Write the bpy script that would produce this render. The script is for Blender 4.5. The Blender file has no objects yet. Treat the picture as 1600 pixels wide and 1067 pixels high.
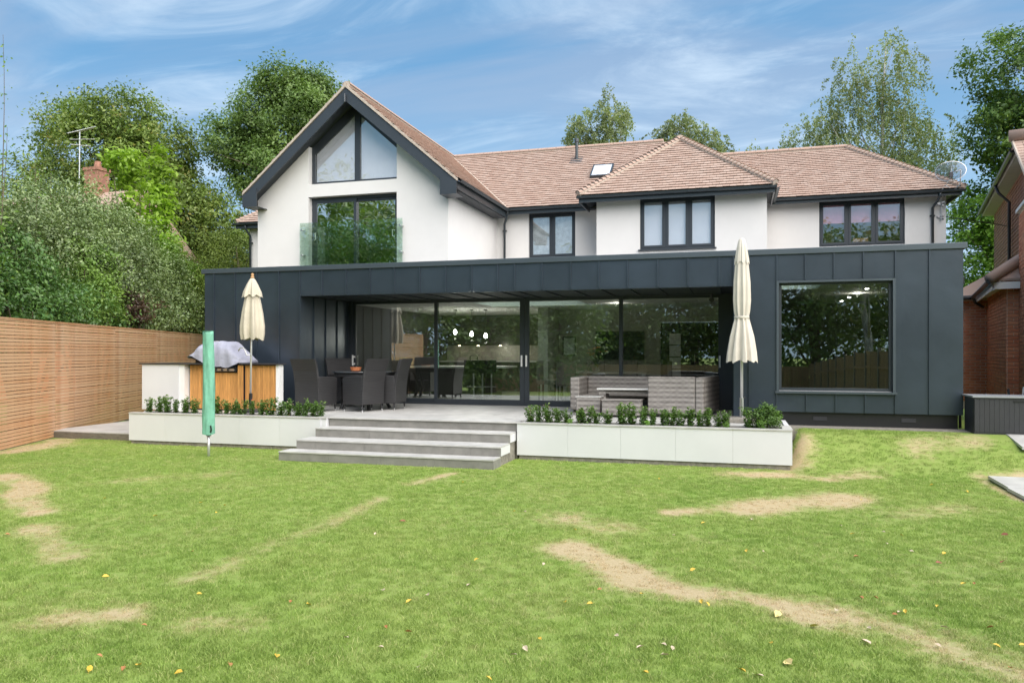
import bpy, math, random
import numpy as np
from mathutils import Vector, Matrix
R = math.radians
random.seed(7)
sc = bpy.context.scene
col = sc.collection

# ------------------------------------------------------------------ camera, sky, sun, exposure
cam_d = bpy.data.cameras.new("camera")
cam = bpy.data.objects.new("camera", cam_d)
col.objects.link(cam)
cam.location = (0, 0, 1.75)
cam.rotation_euler = (R(90), 0, math.atan2(.28, .96))
cam_d.sensor_width = 36.0
cam_d.lens = 27.0
cam_d.shift_y = 0.0103
cam_d.clip_start = .05
cam_d.clip_end = 3000
sc.camera = cam

SUN_DIR = Vector((.55, -.45, .72)).normalized()
SUN_EL = math.asin(SUN_DIR.z)
SUN_AZ = math.atan2(SUN_DIR.x, SUN_DIR.y)
w = bpy.data.worlds.new("World")
sc.world = w
w.use_nodes = True
nt = w.node_tree
nt.nodes.clear()
NN = nt.nodes.new
LK = nt.links.new
out = NN("ShaderNodeOutputWorld")
bg = NN("ShaderNodeBackground")
bg.inputs[1].default_value = 0.066
sky = NN("ShaderNodeTexSky")
sky.sky_type = 'NISHITA'
sky.sun_disc = False
sky.sun_elevation = SUN_EL
sky.sun_rotation = SUN_AZ
sky.air_density = 1.0
sky.dust_density = .6
sky.ozone_density = 1.6
tc = NN("ShaderNodeTexCoord")
sep = NN("ShaderNodeSeparateXYZ")
LK(tc.outputs["Generated"], sep.inputs[0])


def wmath(op, a, b=None, clamp=False):
    m = NN("ShaderNodeMath")
    m.operation = op
    m.use_clamp = clamp
    for i, v in enumerate((a, b)):
        if v is None:
            continue
        if isinstance(v, (int, float)):
            m.inputs[i].default_value = v
        else:
            LK(v, m.inputs[i])
    return m.outputs[0]


zz = wmath('ADD', wmath('MAXIMUM', sep.outputs[2], 0.0), .22)
comb = NN("ShaderNodeCombineXYZ")
LK(wmath('DIVIDE', sep.outputs[0], zz), comb.inputs[0])
LK(wmath('DIVIDE', sep.outputs[1], zz), comb.inputs[1])


def wnoise(scale, detail, rough, rot, sx, sy, dist=0.0):
    mp = NN("ShaderNodeMapping")
    mp.inputs["Rotation"].default_value = (0, 0, rot)
    mp.inputs["Scale"].default_value = (sx, sy, 1)
    LK(comb.outputs[0], mp.inputs[0])
    n = NN("ShaderNodeTexNoise")
    n.inputs["Scale"].default_value = scale
    n.inputs["Detail"].default_value = detail
    n.inputs["Roughness"].default_value = rough
    n.inputs["Distortion"].default_value = dist
    LK(mp.outputs[0], n.inputs["Vector"])
    return n.outputs[0]


def wramp(f, a, b):
    m = NN("ShaderNodeMapRange")
    m.interpolation_type = 'SMOOTHSTEP'
    LK(f, m.inputs[0])
    m.inputs[1].default_value = a
    m.inputs[2].default_value = b
    return m.outputs[0]


def wmix(f, a, b):
    m = NN("ShaderNodeMix")
    m.data_type = 'RGBA'
    if isinstance(f, (int, float)):
        m.inputs[0].default_value = f
    else:
        LK(f, m.inputs[0])
    for i, v in ((6, a), (7, b)):
        if isinstance(v, tuple):
            m.inputs[i].default_value = v + (1,)
        else:
            LK(v, m.inputs[i])
    return m.outputs[2]


# thin blue-mauve veil, then brighter streaks of high cloud, paler near the horizon
veil = wmath('MULTIPLY', wramp(wnoise(.9, 5, .55, R(25), 1.0, 2.4, .6), .34, .64), .74)
streak = wmath('MULTIPLY', wramp(wnoise(1.7, 9, .62, R(-8), .8, 2.0, 1.0), .44, .76), .70)
low = wmath('MULTIPLY', wmath('SUBTRACT', 1.0, wramp(sep.outputs[2], 0.0, .38)), .66)
base = wmix(.85, sky.outputs[0], (.88, 2.35, 4.15))
c1 = wmix(veil, base, (2.15, 3.0, 4.3))
c2 = wmix(streak, c1, (4.6, 5.6, 6.6))
c3 = wmix(low, c2, (4.3, 5.6, 6.7))
LK(c3, bg.inputs[0])
LK(bg.outputs[0], out.inputs[0])

sun_d = bpy.data.lights.new("sun", 'SUN')
sun_d.energy = 3.0
sun_d.angle = R(88)
sun_d.color = (1, .93, .85)
sun = bpy.data.objects.new("sun", sun_d)
sun.rotation_euler = (-SUN_DIR).to_track_quat('-Z', 'Y').to_euler()
sun.location = (5, -5, 30)
col.objects.link(sun)

sc.view_settings.view_transform = 'Standard'
sc.view_settings.look = 'None'
sc.view_settings.gamma = 1
sc.view_settings.use_curve_mapping = False
sc.view_settings.exposure = 1.38
sc.render.engine = 'CYCLES'
cy = sc.cycles
cy.max_bounces = 8
cy.diffuse_bounces = 4
cy.glossy_bounces = 3
cy.transmission_bounces = 4
cy.transparent_max_bounces = 12
cy.use_denoising = True
cy.caustics_reflective = False
cy.caustics_refractive = False
cy.sample_clamp_indirect = 6


# ------------------------------------------------------------------ materials
def newmat(name):
    m = bpy.data.materials.new(name)
    m.use_nodes = True
    n = m.node_tree
    n.nodes.clear()
    return m, n


def mixc(n, f, a, b, blend='MIX'):
    m = n.nodes.new("ShaderNodeMix")
    m.data_type = 'RGBA'
    m.blend_type = blend
    if isinstance(f, (int, float)):
        m.inputs[0].default_value = f
    else:
        n.links.new(f, m.inputs[0])
    for i, v in ((6, a), (7, b)):
        if isinstance(v, (tuple, list)):
            m.inputs[i].default_value = tuple(v)[:3] + (1,)
        else:
            n.links.new(v, m.inputs[i])
    return m.outputs[2]


def noise(n, scale, detail=4, rough=.6, stretch=None, coord="Object", dist=0, rot=None):
    t = n.nodes.new("ShaderNodeTexCoord")
    v = t.outputs[coord]
    if coord == "World":
        pass
    if stretch or rot:
        mp = n.nodes.new("ShaderNodeMapping")
        if stretch:
            mp.inputs["Scale"].default_value = stretch
        if rot:
            mp.inputs["Rotation"].default_value = rot
        n.links.new(v, mp.inputs[0])
        v = mp.outputs[0]
    t = n.nodes.new("ShaderNodeTexNoise")
    t.inputs["Scale"].default_value = scale
    t.inputs["Detail"].default_value = detail
    t.inputs["Roughness"].default_value = rough
    t.inputs["Distortion"].default_value = dist
    n.links.new(v, t.inputs["Vector"])
    return t.outputs[0]


def maprange(n, f, a, b, c=0, d=1, smooth=False):
    m = n.nodes.new("ShaderNodeMapRange")
    if smooth:
        m.interpolation_type = 'SMOOTHSTEP'
    n.links.new(f, m.inputs[0])
    for i, v in ((1, a), (2, b), (3, c), (4, d)):
        m.inputs[i].default_value = v
    return m.outputs[0]


def attr(n, name, kind='GEOMETRY'):
    a = n.nodes.new("ShaderNodeAttribute")
    a.attribute_name = name
    a.attribute_type = kind
    return a.outputs["Fac"]


def finish(m, n, color, rough=.6, metal=0., bump=None, bstr=.2, bdist=.01, spec=.5, coat=0.):
    p = n.nodes.new("ShaderNodeBsdfPrincipled")
    o = n.nodes.new("ShaderNodeOutputMaterial")
    if isinstance(color, (tuple, list)):
        p.inputs["Base Color"].default_value = tuple(color)[:3] + (1,)
    else:
        n.links.new(color, p.inputs["Base Color"])
    if isinstance(rough, (int, float)):
        p.inputs["Roughness"].default_value = rough
    else:
        n.links.new(rough, p.inputs["Roughness"])
    p.inputs["Metallic"].default_value = metal
    p.inputs["Specular IOR Level"].default_value = spec
    p.inputs["Coat Weight"].default_value = coat
    if bump is not None:
        b = n.nodes.new("ShaderNodeBump")
        b.inputs["Strength"].default_value = bstr
        b.inputs["Distance"].default_value = bdist
        n.links.new(bump, b.inputs["Height"])
        n.links.new(b.outputs[0], p.inputs["Normal"])
    n.links.new(p.outputs[0], o.inputs[0])
    return m


def simple(name, c, rough=.6, metal=0., var=.12, scale=6., bump=0., bscale=60., bdist=.004, stretch=None,
           rnd=0., spec=.5, c2=None, tint=0.):
    m, n = newmat(name)
    lo = tuple(max(0, x * (1 - var)) for x in c)
    hi = c2 if c2 else tuple(x * (1 + var) for x in c)
    f = maprange(n, noise(n, scale, 5, .62, stretch), .32, .68)
    cc = mixc(n, f, lo, hi)
    if rnd:
        oi = n.nodes.new("ShaderNodeObjectInfo")
        k = maprange(n, oi.outputs["Random"], 0, 1, 1 - rnd, 1 + rnd)
        cc = mixc(n, 1.0, cc, k, 'MULTIPLY')
    if tint:
        k = maprange(n, attr(n, "tint"), 0, 1, 1 - tint, 1 + tint)
        cc = mixc(n, 1.0, cc, k, 'MULTIPLY')
    b = noise(n, bscale, 4, .6, stretch) if bump else None
    return finish(m, n, cc, rough, metal, b, bump, bdist, spec)


def glass(name, base=.16, tintc=(.80, .86, .83), wave=0., wscale=1.3, rough=0.0, gcol=(.95, .98, .96)):
    m, n = newmat(name)
    tr = n.nodes.new("ShaderNodeBsdfTransparent")
    tr.inputs[0].default_value = tintc + (1,)
    gl = n.nodes.new("ShaderNodeBsdfGlossy")
    gl.inputs["Color"].default_value = gcol + (1,)
    gl.inputs["Roughness"].default_value = rough
    lw = n.nodes.new("ShaderNodeLayerWeight")
    lw.inputs[0].default_value = .5
    pw = n.nodes.new("ShaderNodeMath")
    pw.operation = 'POWER'
    n.links.new(lw.outputs["Facing"], pw.inputs[0])
    pw.inputs[1].default_value = 4.0
    f = maprange(n, pw.outputs[0], 0.0, 1.0, base * .6, .9)
    if wave:
        b = n.nodes.new("ShaderNodeBump")
        b.inputs["Strength"].default_value = wave
        b.inputs["Distance"].default_value = .01
        n.links.new(noise(n, wscale, 2, .5), b.inputs["Height"])
        n.links.new(b.outputs[0], gl.inputs["Normal"])
    mx = n.nodes.new("ShaderNodeMixShader")
    o = n.nodes.new("ShaderNodeOutputMaterial")
    n.links.new(f, mx.inputs[0])
    n.links.new(tr.outputs[0], mx.inputs[1])
    n.links.new(gl.outputs[0], mx.inputs[2])
    n.links.new(mx.outputs[0], o.inputs[0])
    return m


def foliage(name, a, b, trans=.28, rough=.45, spec=.4, c=None):
    m, n = newmat(name)
    t = attr(n, "tint")
    cc = mixc(n, t, a, b)
    if c:
        cc = mixc(n, maprange(n, t, .86, .97), cc, c)
    big = maprange(n, noise(n, .55, 3, .5), .35, .65, .74, 1.28)
    cc = mixc(n, 1.0, cc, big, 'MULTIPLY')
    p = n.nodes.new("ShaderNodeBsdfPrincipled")
    p.inputs["Roughness"].default_value = rough
    p.inputs["Specular IOR Level"].default_value = spec
    n.links.new(cc, p.inputs["Base Color"])
    tl = n.nodes.new("ShaderNodeBsdfTranslucent")
    n.links.new(mixc(n, 1.0, cc, (1.25, 1.35, .6), 'MULTIPLY'), tl.inputs[0])
    mx = n.nodes.new("ShaderNodeMixShader")
    mx.inputs[0].default_value = trans
    o = n.nodes.new("ShaderNodeOutputMaterial")
    n.links.new(p.outputs[0], mx.inputs[1])
    n.links.new(tl.outputs[0], mx.inputs[2])
    n.links.new(mx.outputs[0], o.inputs[0])
    return m


def emit(name, c, s):
    m, n = newmat(name)
    e = n.nodes.new("ShaderNodeEmission")
    e.inputs[0].default_value = c + (1,)
    e.inputs[1].default_value = s
    o = n.nodes.new("ShaderNodeOutputMaterial")
    n.links.new(e.outputs[0], o.inputs[0])
    return m


def weave(name, a, b, c, pitch=.012, course=.07):
    """flat rattan strands: courses of strand colour, over-and-under relief"""
    m, n = newmat(name)
    t = n.nodes.new("ShaderNodeTexCoord")
    s = n.nodes.new("ShaderNodeSeparateXYZ")
    n.links.new(t.outputs["Object"], s.inputs[0])

    def mth(op, x, y=None):
        q = n.nodes.new("ShaderNodeMath")
        q.operation = op
        for i, v in enumerate((x, y)):
            if v is None:
                continue
            if isinstance(v, (int, float)):
                q.inputs[i].default_value = v
            else:
                n.links.new(v, q.inputs[i])
        return q.outputs[0]
    hor = mth('ADD', s.outputs[0], s.outputs[1])
    sv = mth('SINE', mth('MULTIPLY', s.outputs[2], 6.283 / course))
    sh = mth('SINE', mth('MULTIPLY', hor, 6.283 / (course * 1.25)))
    chk = mth('MULTIPLY', sv, sh)
    fine = mth('SINE', mth('MULTIPLY', s.outputs[2], 6.283 / pitch))
    fh = mth('SINE', mth('MULTIPLY', hor, 6.283 / (pitch * 1.6)))
    nz = noise(n, 3, 4, .75, (1.6, 1.6, 12))
    f = maprange(n, mth('ADD', mth('ADD', mth('MULTIPLY', chk, .07), mth('MULTIPLY', sv, .17)), nz), .28, .76)
    cc = mixc(n, f, a, b)
    cc = mixc(n, maprange(n, mth('MULTIPLY', fine, fh), .35, .95, 0, .7), cc, c)
    return finish(m, n, cc, .45, 0, mth('ADD', mth('MULTIPLY', fine, .5), mth('MULTIPLY', chk, .25)), .5, .006, .5)


M = {}
M['render'] = simple('white_render', (.70, .685, .67), .85, var=.025, scale=1.6, bump=.12, bscale=220, bdist=.002)
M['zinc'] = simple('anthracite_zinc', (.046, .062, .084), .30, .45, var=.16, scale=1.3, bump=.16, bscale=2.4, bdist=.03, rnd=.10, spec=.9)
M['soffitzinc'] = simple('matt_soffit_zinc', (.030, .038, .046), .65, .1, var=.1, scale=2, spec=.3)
M['zinccap'] = simple('anthracite_cap', (.085, .105, .125), .36, .45, var=.06, scale=2)
M['frame'] = simple('grey_aluminium', (.038, .046, .056), .38, .1, var=.05, scale=3)
M['plastic'] = simple('dark_gutter_plastic', (.035, .046, .054), .32, 0, var=.08, scale=4)
M['black'] = simple('black_paint', (.014, .014, .016), .4, var=.1)
M['soffit'] = simple('dark_soffit_board', (.03, .036, .042), .6, var=.08)
M['white'] = simple('white_paint', (.78, .78, .77), .5, var=.02)
M['ceil'] = simple('ceiling_paint', (.74, .74, .72), .8, var=.02)
M['inwall'] = simple('grey_wall_paint', (.42, .41, .38), .85, var=.03)
M['indark'] = simple('dark_wall_paint', (.09, .085, .08), .8, var=.06)
M['floor'] = simple('grey_floor_tile', (.50, .49, .47), .25, var=.06, scale=2)
M['steel'] = simple('brushed_steel', (.55, .55, .56), .3, .9, var=.05)
M['alu'] = simple('silver_pole', (.62, .62, .63), .35, .6, var=.04)
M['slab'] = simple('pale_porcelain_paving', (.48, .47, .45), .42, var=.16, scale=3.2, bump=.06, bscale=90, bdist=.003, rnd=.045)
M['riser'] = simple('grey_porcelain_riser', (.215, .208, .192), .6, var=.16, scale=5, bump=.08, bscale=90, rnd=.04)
M['planter'] = simple('white_planter_cladding', (.64, .64, .655), .55, var=.03, scale=1.5, bump=.03, bscale=40, rnd=.012)
M['footing'] = simple('rough_concrete', (.23, .21, .18), .9, var=.3, scale=14, bump=.5, bscale=70, bdist=.01)
M['soil'] = simple('soil', (.045, .03, .02), .95, var=.4, scale=30, bump=.8, bscale=80, bdist=.02)
M['deckside'] = simple('weathered_deck_edge', (.16, .14, .115), .85, var=.3, scale=7, stretch=(1, 1, 6))
M['cedar'] = simple('orange_cedar', (.56, .275, .085), .55, var=.22, scale=5, bump=.15, bscale=60, stretch=(8, 8, .8), rnd=.16)
M['darktop'] = simple('dark_stone_top', (.04, .04, .045), .3, var=.15)
M['cover'] = simple('lavender_grey_cover', (.33, .335, .415), .7, var=.12, scale=5, bump=.5, bscale=9, bdist=.03)
M['green'] = simple('green_cover_fabric', (.16, .40, .29), .7, var=.18, scale=7, bump=.7, bscale=14, bdist=.02, stretch=(1, 1, .7))
M['canvasA'] = simple('beige_canvas', (.50, .45, .36), .8, var=.07, scale=5, bump=.2, bscale=16, bdist=.01)
M['canvasB'] = simple('cream_canvas', (.57, .525, .465), .8, var=.05, scale=5, bump=.2, bscale=16, bdist=.01)
M['wood'] = simple('pale_wood', (.42, .24, .11), .6, var=.15)
M['terracotta'] = simple('terracotta', (.48, .16, .06), .6, var=.1)
M['rattan'] = weave('dark_rattan', (.020, .0195, .021), (.036, .035, .037), (.010, .010, .011), .012, .03)
M['rattan2'] = weave('grey_rattan', (.33, .305, .28), (.125, .11, .10), (.05, .045, .04), .016, .085)
M['greysoffit'] = simple('weathered_white_soffit', (.36, .35, .33), .7, var=.1)  # white soffit greyed: the shade under the eave is in its colour
M['oldbrick'] = simple('old_chimney_brick', (.30, .15, .105), .9, var=.3, scale=9)
M['smoked'] = simple('smoked_glass_top', (.05, .055, .06), .08, var=.05)
M['paleglass'] = simple('frosted_table_glass', (.62, .62, .60), .12, var=.03)
M['boxp'] = simple('black_resin_box', (.034, .034, .040), .45, var=.1)
M['boxlid'] = simple('grey_box_lid', (.30, .31, .33), .4, var=.05)
M['lead'] = simple('lead_flashing', (.24, .25, .27), .5, .3, var=.15)
M['mortar'] = simple('pale_mortar', (.43, .365, .31), .9, var=.15, scale=12, bump=.4, bscale=90)
M['brickmortar'] = simple('brick_mortar', (.74, .62, .48), .95, var=.18, scale=15, bump=.4, bscale=120)
M['fabric'] = simple('grey_upholstery', (.22, .20, .19), .9, var=.06)
M['pinkblind'] = simple('pink_blind', (.80, .38, .48), .8, var=.06, scale=9)
M['whiteblind'] = simple('white_blind', (.88, .88, .93), .8, var=.03)  # bay blinds, and white sheets imitating reflected sky in other panes
M['net'] = simple('frosted_net', (.66, .71, .71), .6, var=.2, scale=7)
M['lily'] = simple('orange_petals', (.75, .25, .04), .6, var=.4, scale=30)
M['glass'] = glass('window_glass', .31, (.93, .96, .94))
M['glassup'] = glass('upper_window_glass', .28, (.96, .97, .98), .10, 1.6)
M['glassdoor'] = glass('balcony_door_glass', .95, (.5, .55, .55), .35, 1.5)
M['balus'] = glass('balustrade_glass', .34, (.86, .95, .91))
M['lamp'] = emit('lit_bulb', (1, .97, .92), 14)
M['warm'] = emit('warm_spot', (1, .80, .55), 9)
M['grass_blade'] = None


def rooftile():
    m, n = newmat('clay_roof_tile')
    t = attr(n, "tint")
    cc = mixc(n, maprange(n, t, 0, .55), (.37, .255, .205), (.42, .305, .25))
    cc = mixc(n, maprange(n, t, .6, 1), cc, (.47, .36, .305))
    f = maprange(n, noise(n, 1.1, 5, .6), .35, .7, 0, .5)
    cc = mixc(n, f, cc, (.44, .345, .295))
    f2 = maprange(n, noise(n, 30, 4, .7), .4, .75, 0, .45)
    cc = mixc(n, f2, cc, (.34, .23, .185))
    return finish(m, n, cc, .85, 0, noise(n, 70, 3, .6), .3, .004, .3)


def brick():
    m, n = newmat('red_brick')
    oi = n.nodes.new("ShaderNodeObjectInfo")
    t = attr(n, "tint")
    s = n.nodes.new("ShaderNodeMath")
    s.operation = 'FRACT'
    a = n.nodes.new("ShaderNodeMath")
    a.operation = 'ADD'
    n.links.new(oi.outputs["Random"], a.inputs[0])
    n.links.new(t, a.inputs[1])
    n.links.new(a.outputs[0], s.inputs[0])
    cc = mixc(n, s.outputs[0], (.62, .21, .11), (.82, .36, .20))
    cc = mixc(n, maprange(n, s.outputs[0], .8, 1, 0, .5), cc, (.34, .15, .11))
    cc = mixc(n, maprange(n, noise(n, 18, 5, .7), .4, .75, 0, .5), cc, (.32, .12, .08))
    return finish(m, n, cc, .85, 0, noise(n, 60, 4, .7), .5, .004, .3)


def fencewood():
    m, n = newmat('fence_larch')
    oi = n.nodes.new("ShaderNodeObjectInfo")
    g = noise(n, 2.2, 6, .65, (1.0, 1.0, 16))
    cc = mixc(n, maprange(n, g, .3, .7), (.40, .170, .066), (.64, .36, .19))
    cc = mixc(n, maprange(n, oi.outputs["Random"], 0, 1, 0, .8), cc, (.58, .35, .20))
    w_ = noise(n, .45, 4, .6)
    cc = mixc(n, maprange(n, w_, .42, .66, 0, .8), cc, (.60, .44, .31))
    r_ = noise(n, .8, 5, .6, (1, 1, 1.2))
    cc = mixc(n, maprange(n, r_, .52, .72, 0, .8), cc, (.38, .15, .06))
    k = noise(n, 9, 2, .5, (1, 1, 3))
    cc = mixc(n, maprange(n, k, .70, .76, 0, .8), cc, (.15, .06, .03))
    return finish(m, n, cc, .75, 0, noise(n, 30, 4, .6, (1, 1, 12)), .3, .004, .3)


M['tile'] = rooftile()
M['brick'] = brick()
M['hung'] = simple('hanging_tile', (.34, .17, .13), .85, var=.2, scale=5, tint=.35)
M['fence'] = fencewood()
M['panelwood'] = simple('closeboard_fence', (.33, .20, .11), .85, var=.25, scale=4, stretch=(6, 6, .5), rnd=.15)


def lawnmat(name, blade):
    m, n = newmat(name)
    g = n.nodes.new("ShaderNodeNewGeometry")

    def pn(scale, detail, rough, dist=0):
        t = n.nodes.new("ShaderNodeTexNoise")
        t.inputs["Scale"].default_value = scale
        t.inputs["Detail"].default_value = detail
        t.inputs["Roughness"].default_value = rough
        t.inputs["Distortion"].default_value = dist
        n.links.new(g.outputs["Position"], t.inputs["Vector"])
        return t.outputs[0]
    dry = attr(n, "dry", 'INSTANCER' if blade else 'GEOMETRY')
    big = maprange(n, pn(.55, 5, .6, .4), .36, .66)
    med = maprange(n, pn(2.6, 5, .65), .35, .68)
    fin = maprange(n, pn(34, 4, .75), .3, .72)
    cc = mixc(n, big, (.270, .395, .085), (.340, .440, .112))
    cc = mixc(n, maprange(n, med, 0, 1, 0, .30), cc, (.430, .450, .175))
    cc = mixc(n, maprange(n, fin, 0, 1, 0, .45), cc, (.225, .350, .070))
    md = n.nodes.new("ShaderNodeMath")
    md.operation = 'ADD'
    n.links.new(dry, md.inputs[0])
    n.links.new(maprange(n, pn(9, 8, .82), .25, .75, -.55, .55), md.inputs[1])
    straw = mixc(n, fin, (.68, .55, .37), (.52, .41, .22))
    dd = maprange(n, md.outputs[0], .20, 1.30, 0, 1, True)
    cc = mixc(n, dd, cc, straw)
    if blade:
        v = attr(n, "tone", 'INSTANCER')
        cc = mixc(n, maprange(n, v, .80, .95, 0, .45), cc, (.50, .44, .24))
        cc = mixc(n, 1.0, cc, maprange(n, v, 0, 1, .86, 1.3), 'MULTIPLY')
        p = n.nodes.new("ShaderNodeBsdfPrincipled")
        p.inputs["Roughness"].default_value = .5
        p.inputs["Specular IOR Level"].default_value = .3
        n.links.new(cc, p.inputs["Base Color"])
        tl = n.nodes.new("ShaderNodeBsdfTranslucent")
        n.links.new(cc, tl.inputs[0])
        mx = n.nodes.new("ShaderNodeMixShader")
        mx.inputs[0].default_value = .42
        o = n.nodes.new("ShaderNodeOutputMaterial")
        n.links.new(p.outputs[0], mx.inputs[1])
        n.links.new(tl.outputs[0], mx.inputs[2])
        n.links.new(mx.outputs[0], o.inputs[0])
        return m
    cc = mixc(n, 1.0, cc, (.74, .74, .70), 'MULTIPLY')   # thatch under the blades
    return finish(m, n, cc, .9, 0, pn(60, 3, .7), .6, .02, .2)


M['lawn'] = lawnmat('lawn_ground', False)
M['grass_blade'] = lawnmat('lawn_blades', True)


# ------------------------------------------------------------------ mesh helpers
WM = {}


def setp(o, label=None, cat=None, group=None, kind=None):
    for k, v in (('label', label), ('category', cat), ('group', group), ('kind', kind)):
        if v:
            o[k] = v
    return o


def link(o, parent=None):
    col.objects.link(o)
    if parent is not None:
        o.parent = parent
        o.matrix_parent_inverse = WM.get(parent.name, Matrix()).inverted()
    return o


def thing(name, label, cat, loc=(0, 0, 0), group=None):
    o = bpy.data.objects.new(name, None)
    o.empty_display_size = .1
    o.location = loc
    col.objects.link(o)
    WM[o.name] = Matrix.Translation(loc)
    return setp(o, label, cat, group)


class MB:
    def __init__(s):
        s.v = []
        s.f = []
        s.t = []

    def add(s, vs, fs, t=None):
        k = len(s.v)
        s.v += [tuple(p) for p in vs]
        for f in fs:
            s.f.append(tuple(i + k for i in f))
            s.t.append(.5 if t is None else t)
        return s

    def box(s, x0, x1, y0, y1, z0, z1, t=None):
        x0, x1 = min(x0, x1), max(x0, x1)
        y0, y1 = min(y0, y1), max(y0, y1)
        z0, z1 = min(z0, z1), max(z0, z1)
        return s.add([(x0, y0, z0), (x1, y0, z0), (x1, y1, z0), (x0, y1, z0),
                      (x0, y0, z1), (x1, y0, z1), (x1, y1, z1), (x0, y1, z1)],
                     [(0, 3, 2, 1), (4, 5, 6, 7), (0, 1, 5, 4), (1, 2, 6, 5), (2, 3, 7, 6), (3, 0, 4, 7)], t)

    def obox(s, c, a, b, d, t=None):
        """oriented box: centre c and three half-vectors"""
        c, a, b, d = Vector(c), Vector(a), Vector(b), Vector(d)
        if a.cross(b).dot(d) < 0:
            a = -a
        vs = [c + i * a + j * b + k * d for k in (-1, 1) for i, j in ((-1, -1), (1, -1), (1, 1), (-1, 1))]
        return s.add(vs, [(0, 3, 2, 1), (4, 5, 6, 7), (0, 1, 5, 4), (1, 2, 6, 5), (2, 3, 7, 6), (3, 0, 4, 7)], t)

    def prism(s, poly, ext, t=None):
        """poly: list of 3-D points, ext: extrusion vector"""
        n = len(poly)
        e = Vector(ext)
        P = [Vector(p) for p in poly]
        nn = Vector((0, 0, 0))
        for i in range(n):
            nn += P[i].cross(P[(i + 1) % n])
        if nn.dot(e) > 0:
            P = P[::-1]
        vs = P + [p + e for p in P]
        fs = [tuple(range(n)), tuple(range(2 * n - 1, n - 1, -1))]
        for i in range(n):
            j = (i + 1) % n
            fs.append((j, i, i + n, j + n))
        return s.add(vs, fs, t)

    def tube(s, path, r, n=8, t=None, cap=True):
        P = [Vector(p) for p in path]
        rs = r if isinstance(r, (list, tuple)) else [r] * len(P)
        rings = []
        up = Vector((0, 0, 1))
        prev = None
        for i, p in enumerate(P):
            d = (P[min(i + 1, len(P) - 1)] - P[max(i - 1, 0)]).normalized()
            if prev is None:
                a = d.cross(up if abs(d.z) < .9 else Vector((1, 0, 0))).normalized()
            else:
                a = (prev - d * prev.dot(d)).normalized()
            prev = a
            b = d.cross(a)
            rings.append([p + rs[i] * (math.cos(2 * math.pi * k / n) * a + math.sin(2 * math.pi * k / n) * b)
                          for k in range(n)])
        vs = [q for ring in rings for q in ring]
        fs = []
        for i in range(len(P) - 1):
            for k in range(n):
                k2 = (k + 1) % n
                fs.append((i * n + k, i * n + k2, (i + 1) * n + k2, (i + 1) * n + k))
        if cap:
            fs.append(tuple(range(n - 1, -1, -1)))
            fs.append(tuple((len(P) - 1) * n + k for k in range(n)))
        return s.add(vs, fs, t)

    def lathe(s, c, prof, n=24, t=None, fn=None):
        vs = []
        for (r, z) in prof:
            for k in range(n):
                a = 2 * math.pi * k / n
                q = r * (fn(a, z) if fn else 1)
                vs.append((c[0] + q * math.cos(a), c[1] + q * math.sin(a), c[2] + z))
        fs = []
        for i in range(len(prof) - 1):
            for k in range(n):
                k2 = (k + 1) % n
                fs.append((i * n + k, i * n + k2, (i + 1) * n + k2, (i + 1) * n + k))
        return s.add(vs, fs, t)

    def build(s, name, mat, parent=None, label=None, smooth=False, bevel=0, kind=None):
        me = bpy.data.meshes.new(name)
        me.from_pydata(s.v, [], s.f)
        if s.t and any(abs(x - .5) > 1e-6 for x in s.t):
            a = me.attributes.new("tint", 'FLOAT', 'FACE')
            a.data.foreach_set("value", s.t)
        me.materials.append(mat)
        if smooth:
            me.polygons.foreach_set("use_smooth", [True] * len(me.polygons))
        o = bpy.data.objects.new(name, me)
        link(o, parent)
        if bevel:
            b = o.modifiers.new("bevel", 'BEVEL')
            b.width = bevel
            b.segments = 2
            b.limit_method = 'ANGLE'
        if label:
            o['label'] = label
        if kind:
            o['kind'] = kind
        return o


def B(name, mat, parent, x0, x1, y0, y1, z0, z1, **k):
    return MB().box(x0, x1, y0, y1, z0, z1).build(name, mat, parent, **k)


def fast_mesh(name, V, F, tint, mat, parent=None, smooth=False):
    me = bpy.data.meshes.new(name)
    nv, nf, k = len(V), len(F), F.shape[1]
    me.vertices.add(nv)
    me.vertices.foreach_set("co", np.asarray(V, np.float32).ravel())
    me.loops.add(nf * k)
    me.loops.foreach_set("vertex_index", F.astype(np.int32).ravel())
    me.polygons.add(nf)
    me.polygons.foreach_set("loop_start", np.arange(0, nf * k, k, dtype=np.int32))
    me.update(calc_edges=True)
    if tint is not None:
        a = me.attributes.new("tint", 'FLOAT', 'FACE')
        a.data.foreach_set("value", np.asarray(tint, np.float32))
    me.materials.append(mat)
    o = bpy.data.objects.new(name, me)
    link(o, parent)
    return o


def copy_thing(root, label=None, group=None, loc=None, rotz=None):
    r = root.copy()
    col.objects.link(r)
    if label:
        r['label'] = label
    if group:
        r['group'] = group
    if loc is not None:
        r.location = loc
    if rotz is not None:
        r.rotation_euler = (0, 0, rotz)
    for ch in list(root.children):
        c = ch.copy()
        col.objects.link(c)
        c.parent = r
        for g in list(ch.children):
            d = g.copy()
            col.objects.link(d)
            d.parent = c
    return r


ORD = ['first', 'second', 'third', 'fourth', 'fifth', 'sixth', 'seventh', 'eighth', 'ninth', 'tenth', 'eleventh',
       'twelfth', 'thirteenth', 'fourteenth', 'fifteenth', 'sixteenth', 'seventeenth', 'eighteenth', 'nineteenth',
       'twentieth', 'twenty-first', 'twenty-second', 'twenty-third', 'twenty-fourth', 'twenty-fifth']


# ------------------------------------------------------------------ ground and lawn
def sstep(x, a, b):
    t = np.clip((x - a) / (b - a), 0, 1)
    return t * t * (3 - 2 * t)


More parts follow.
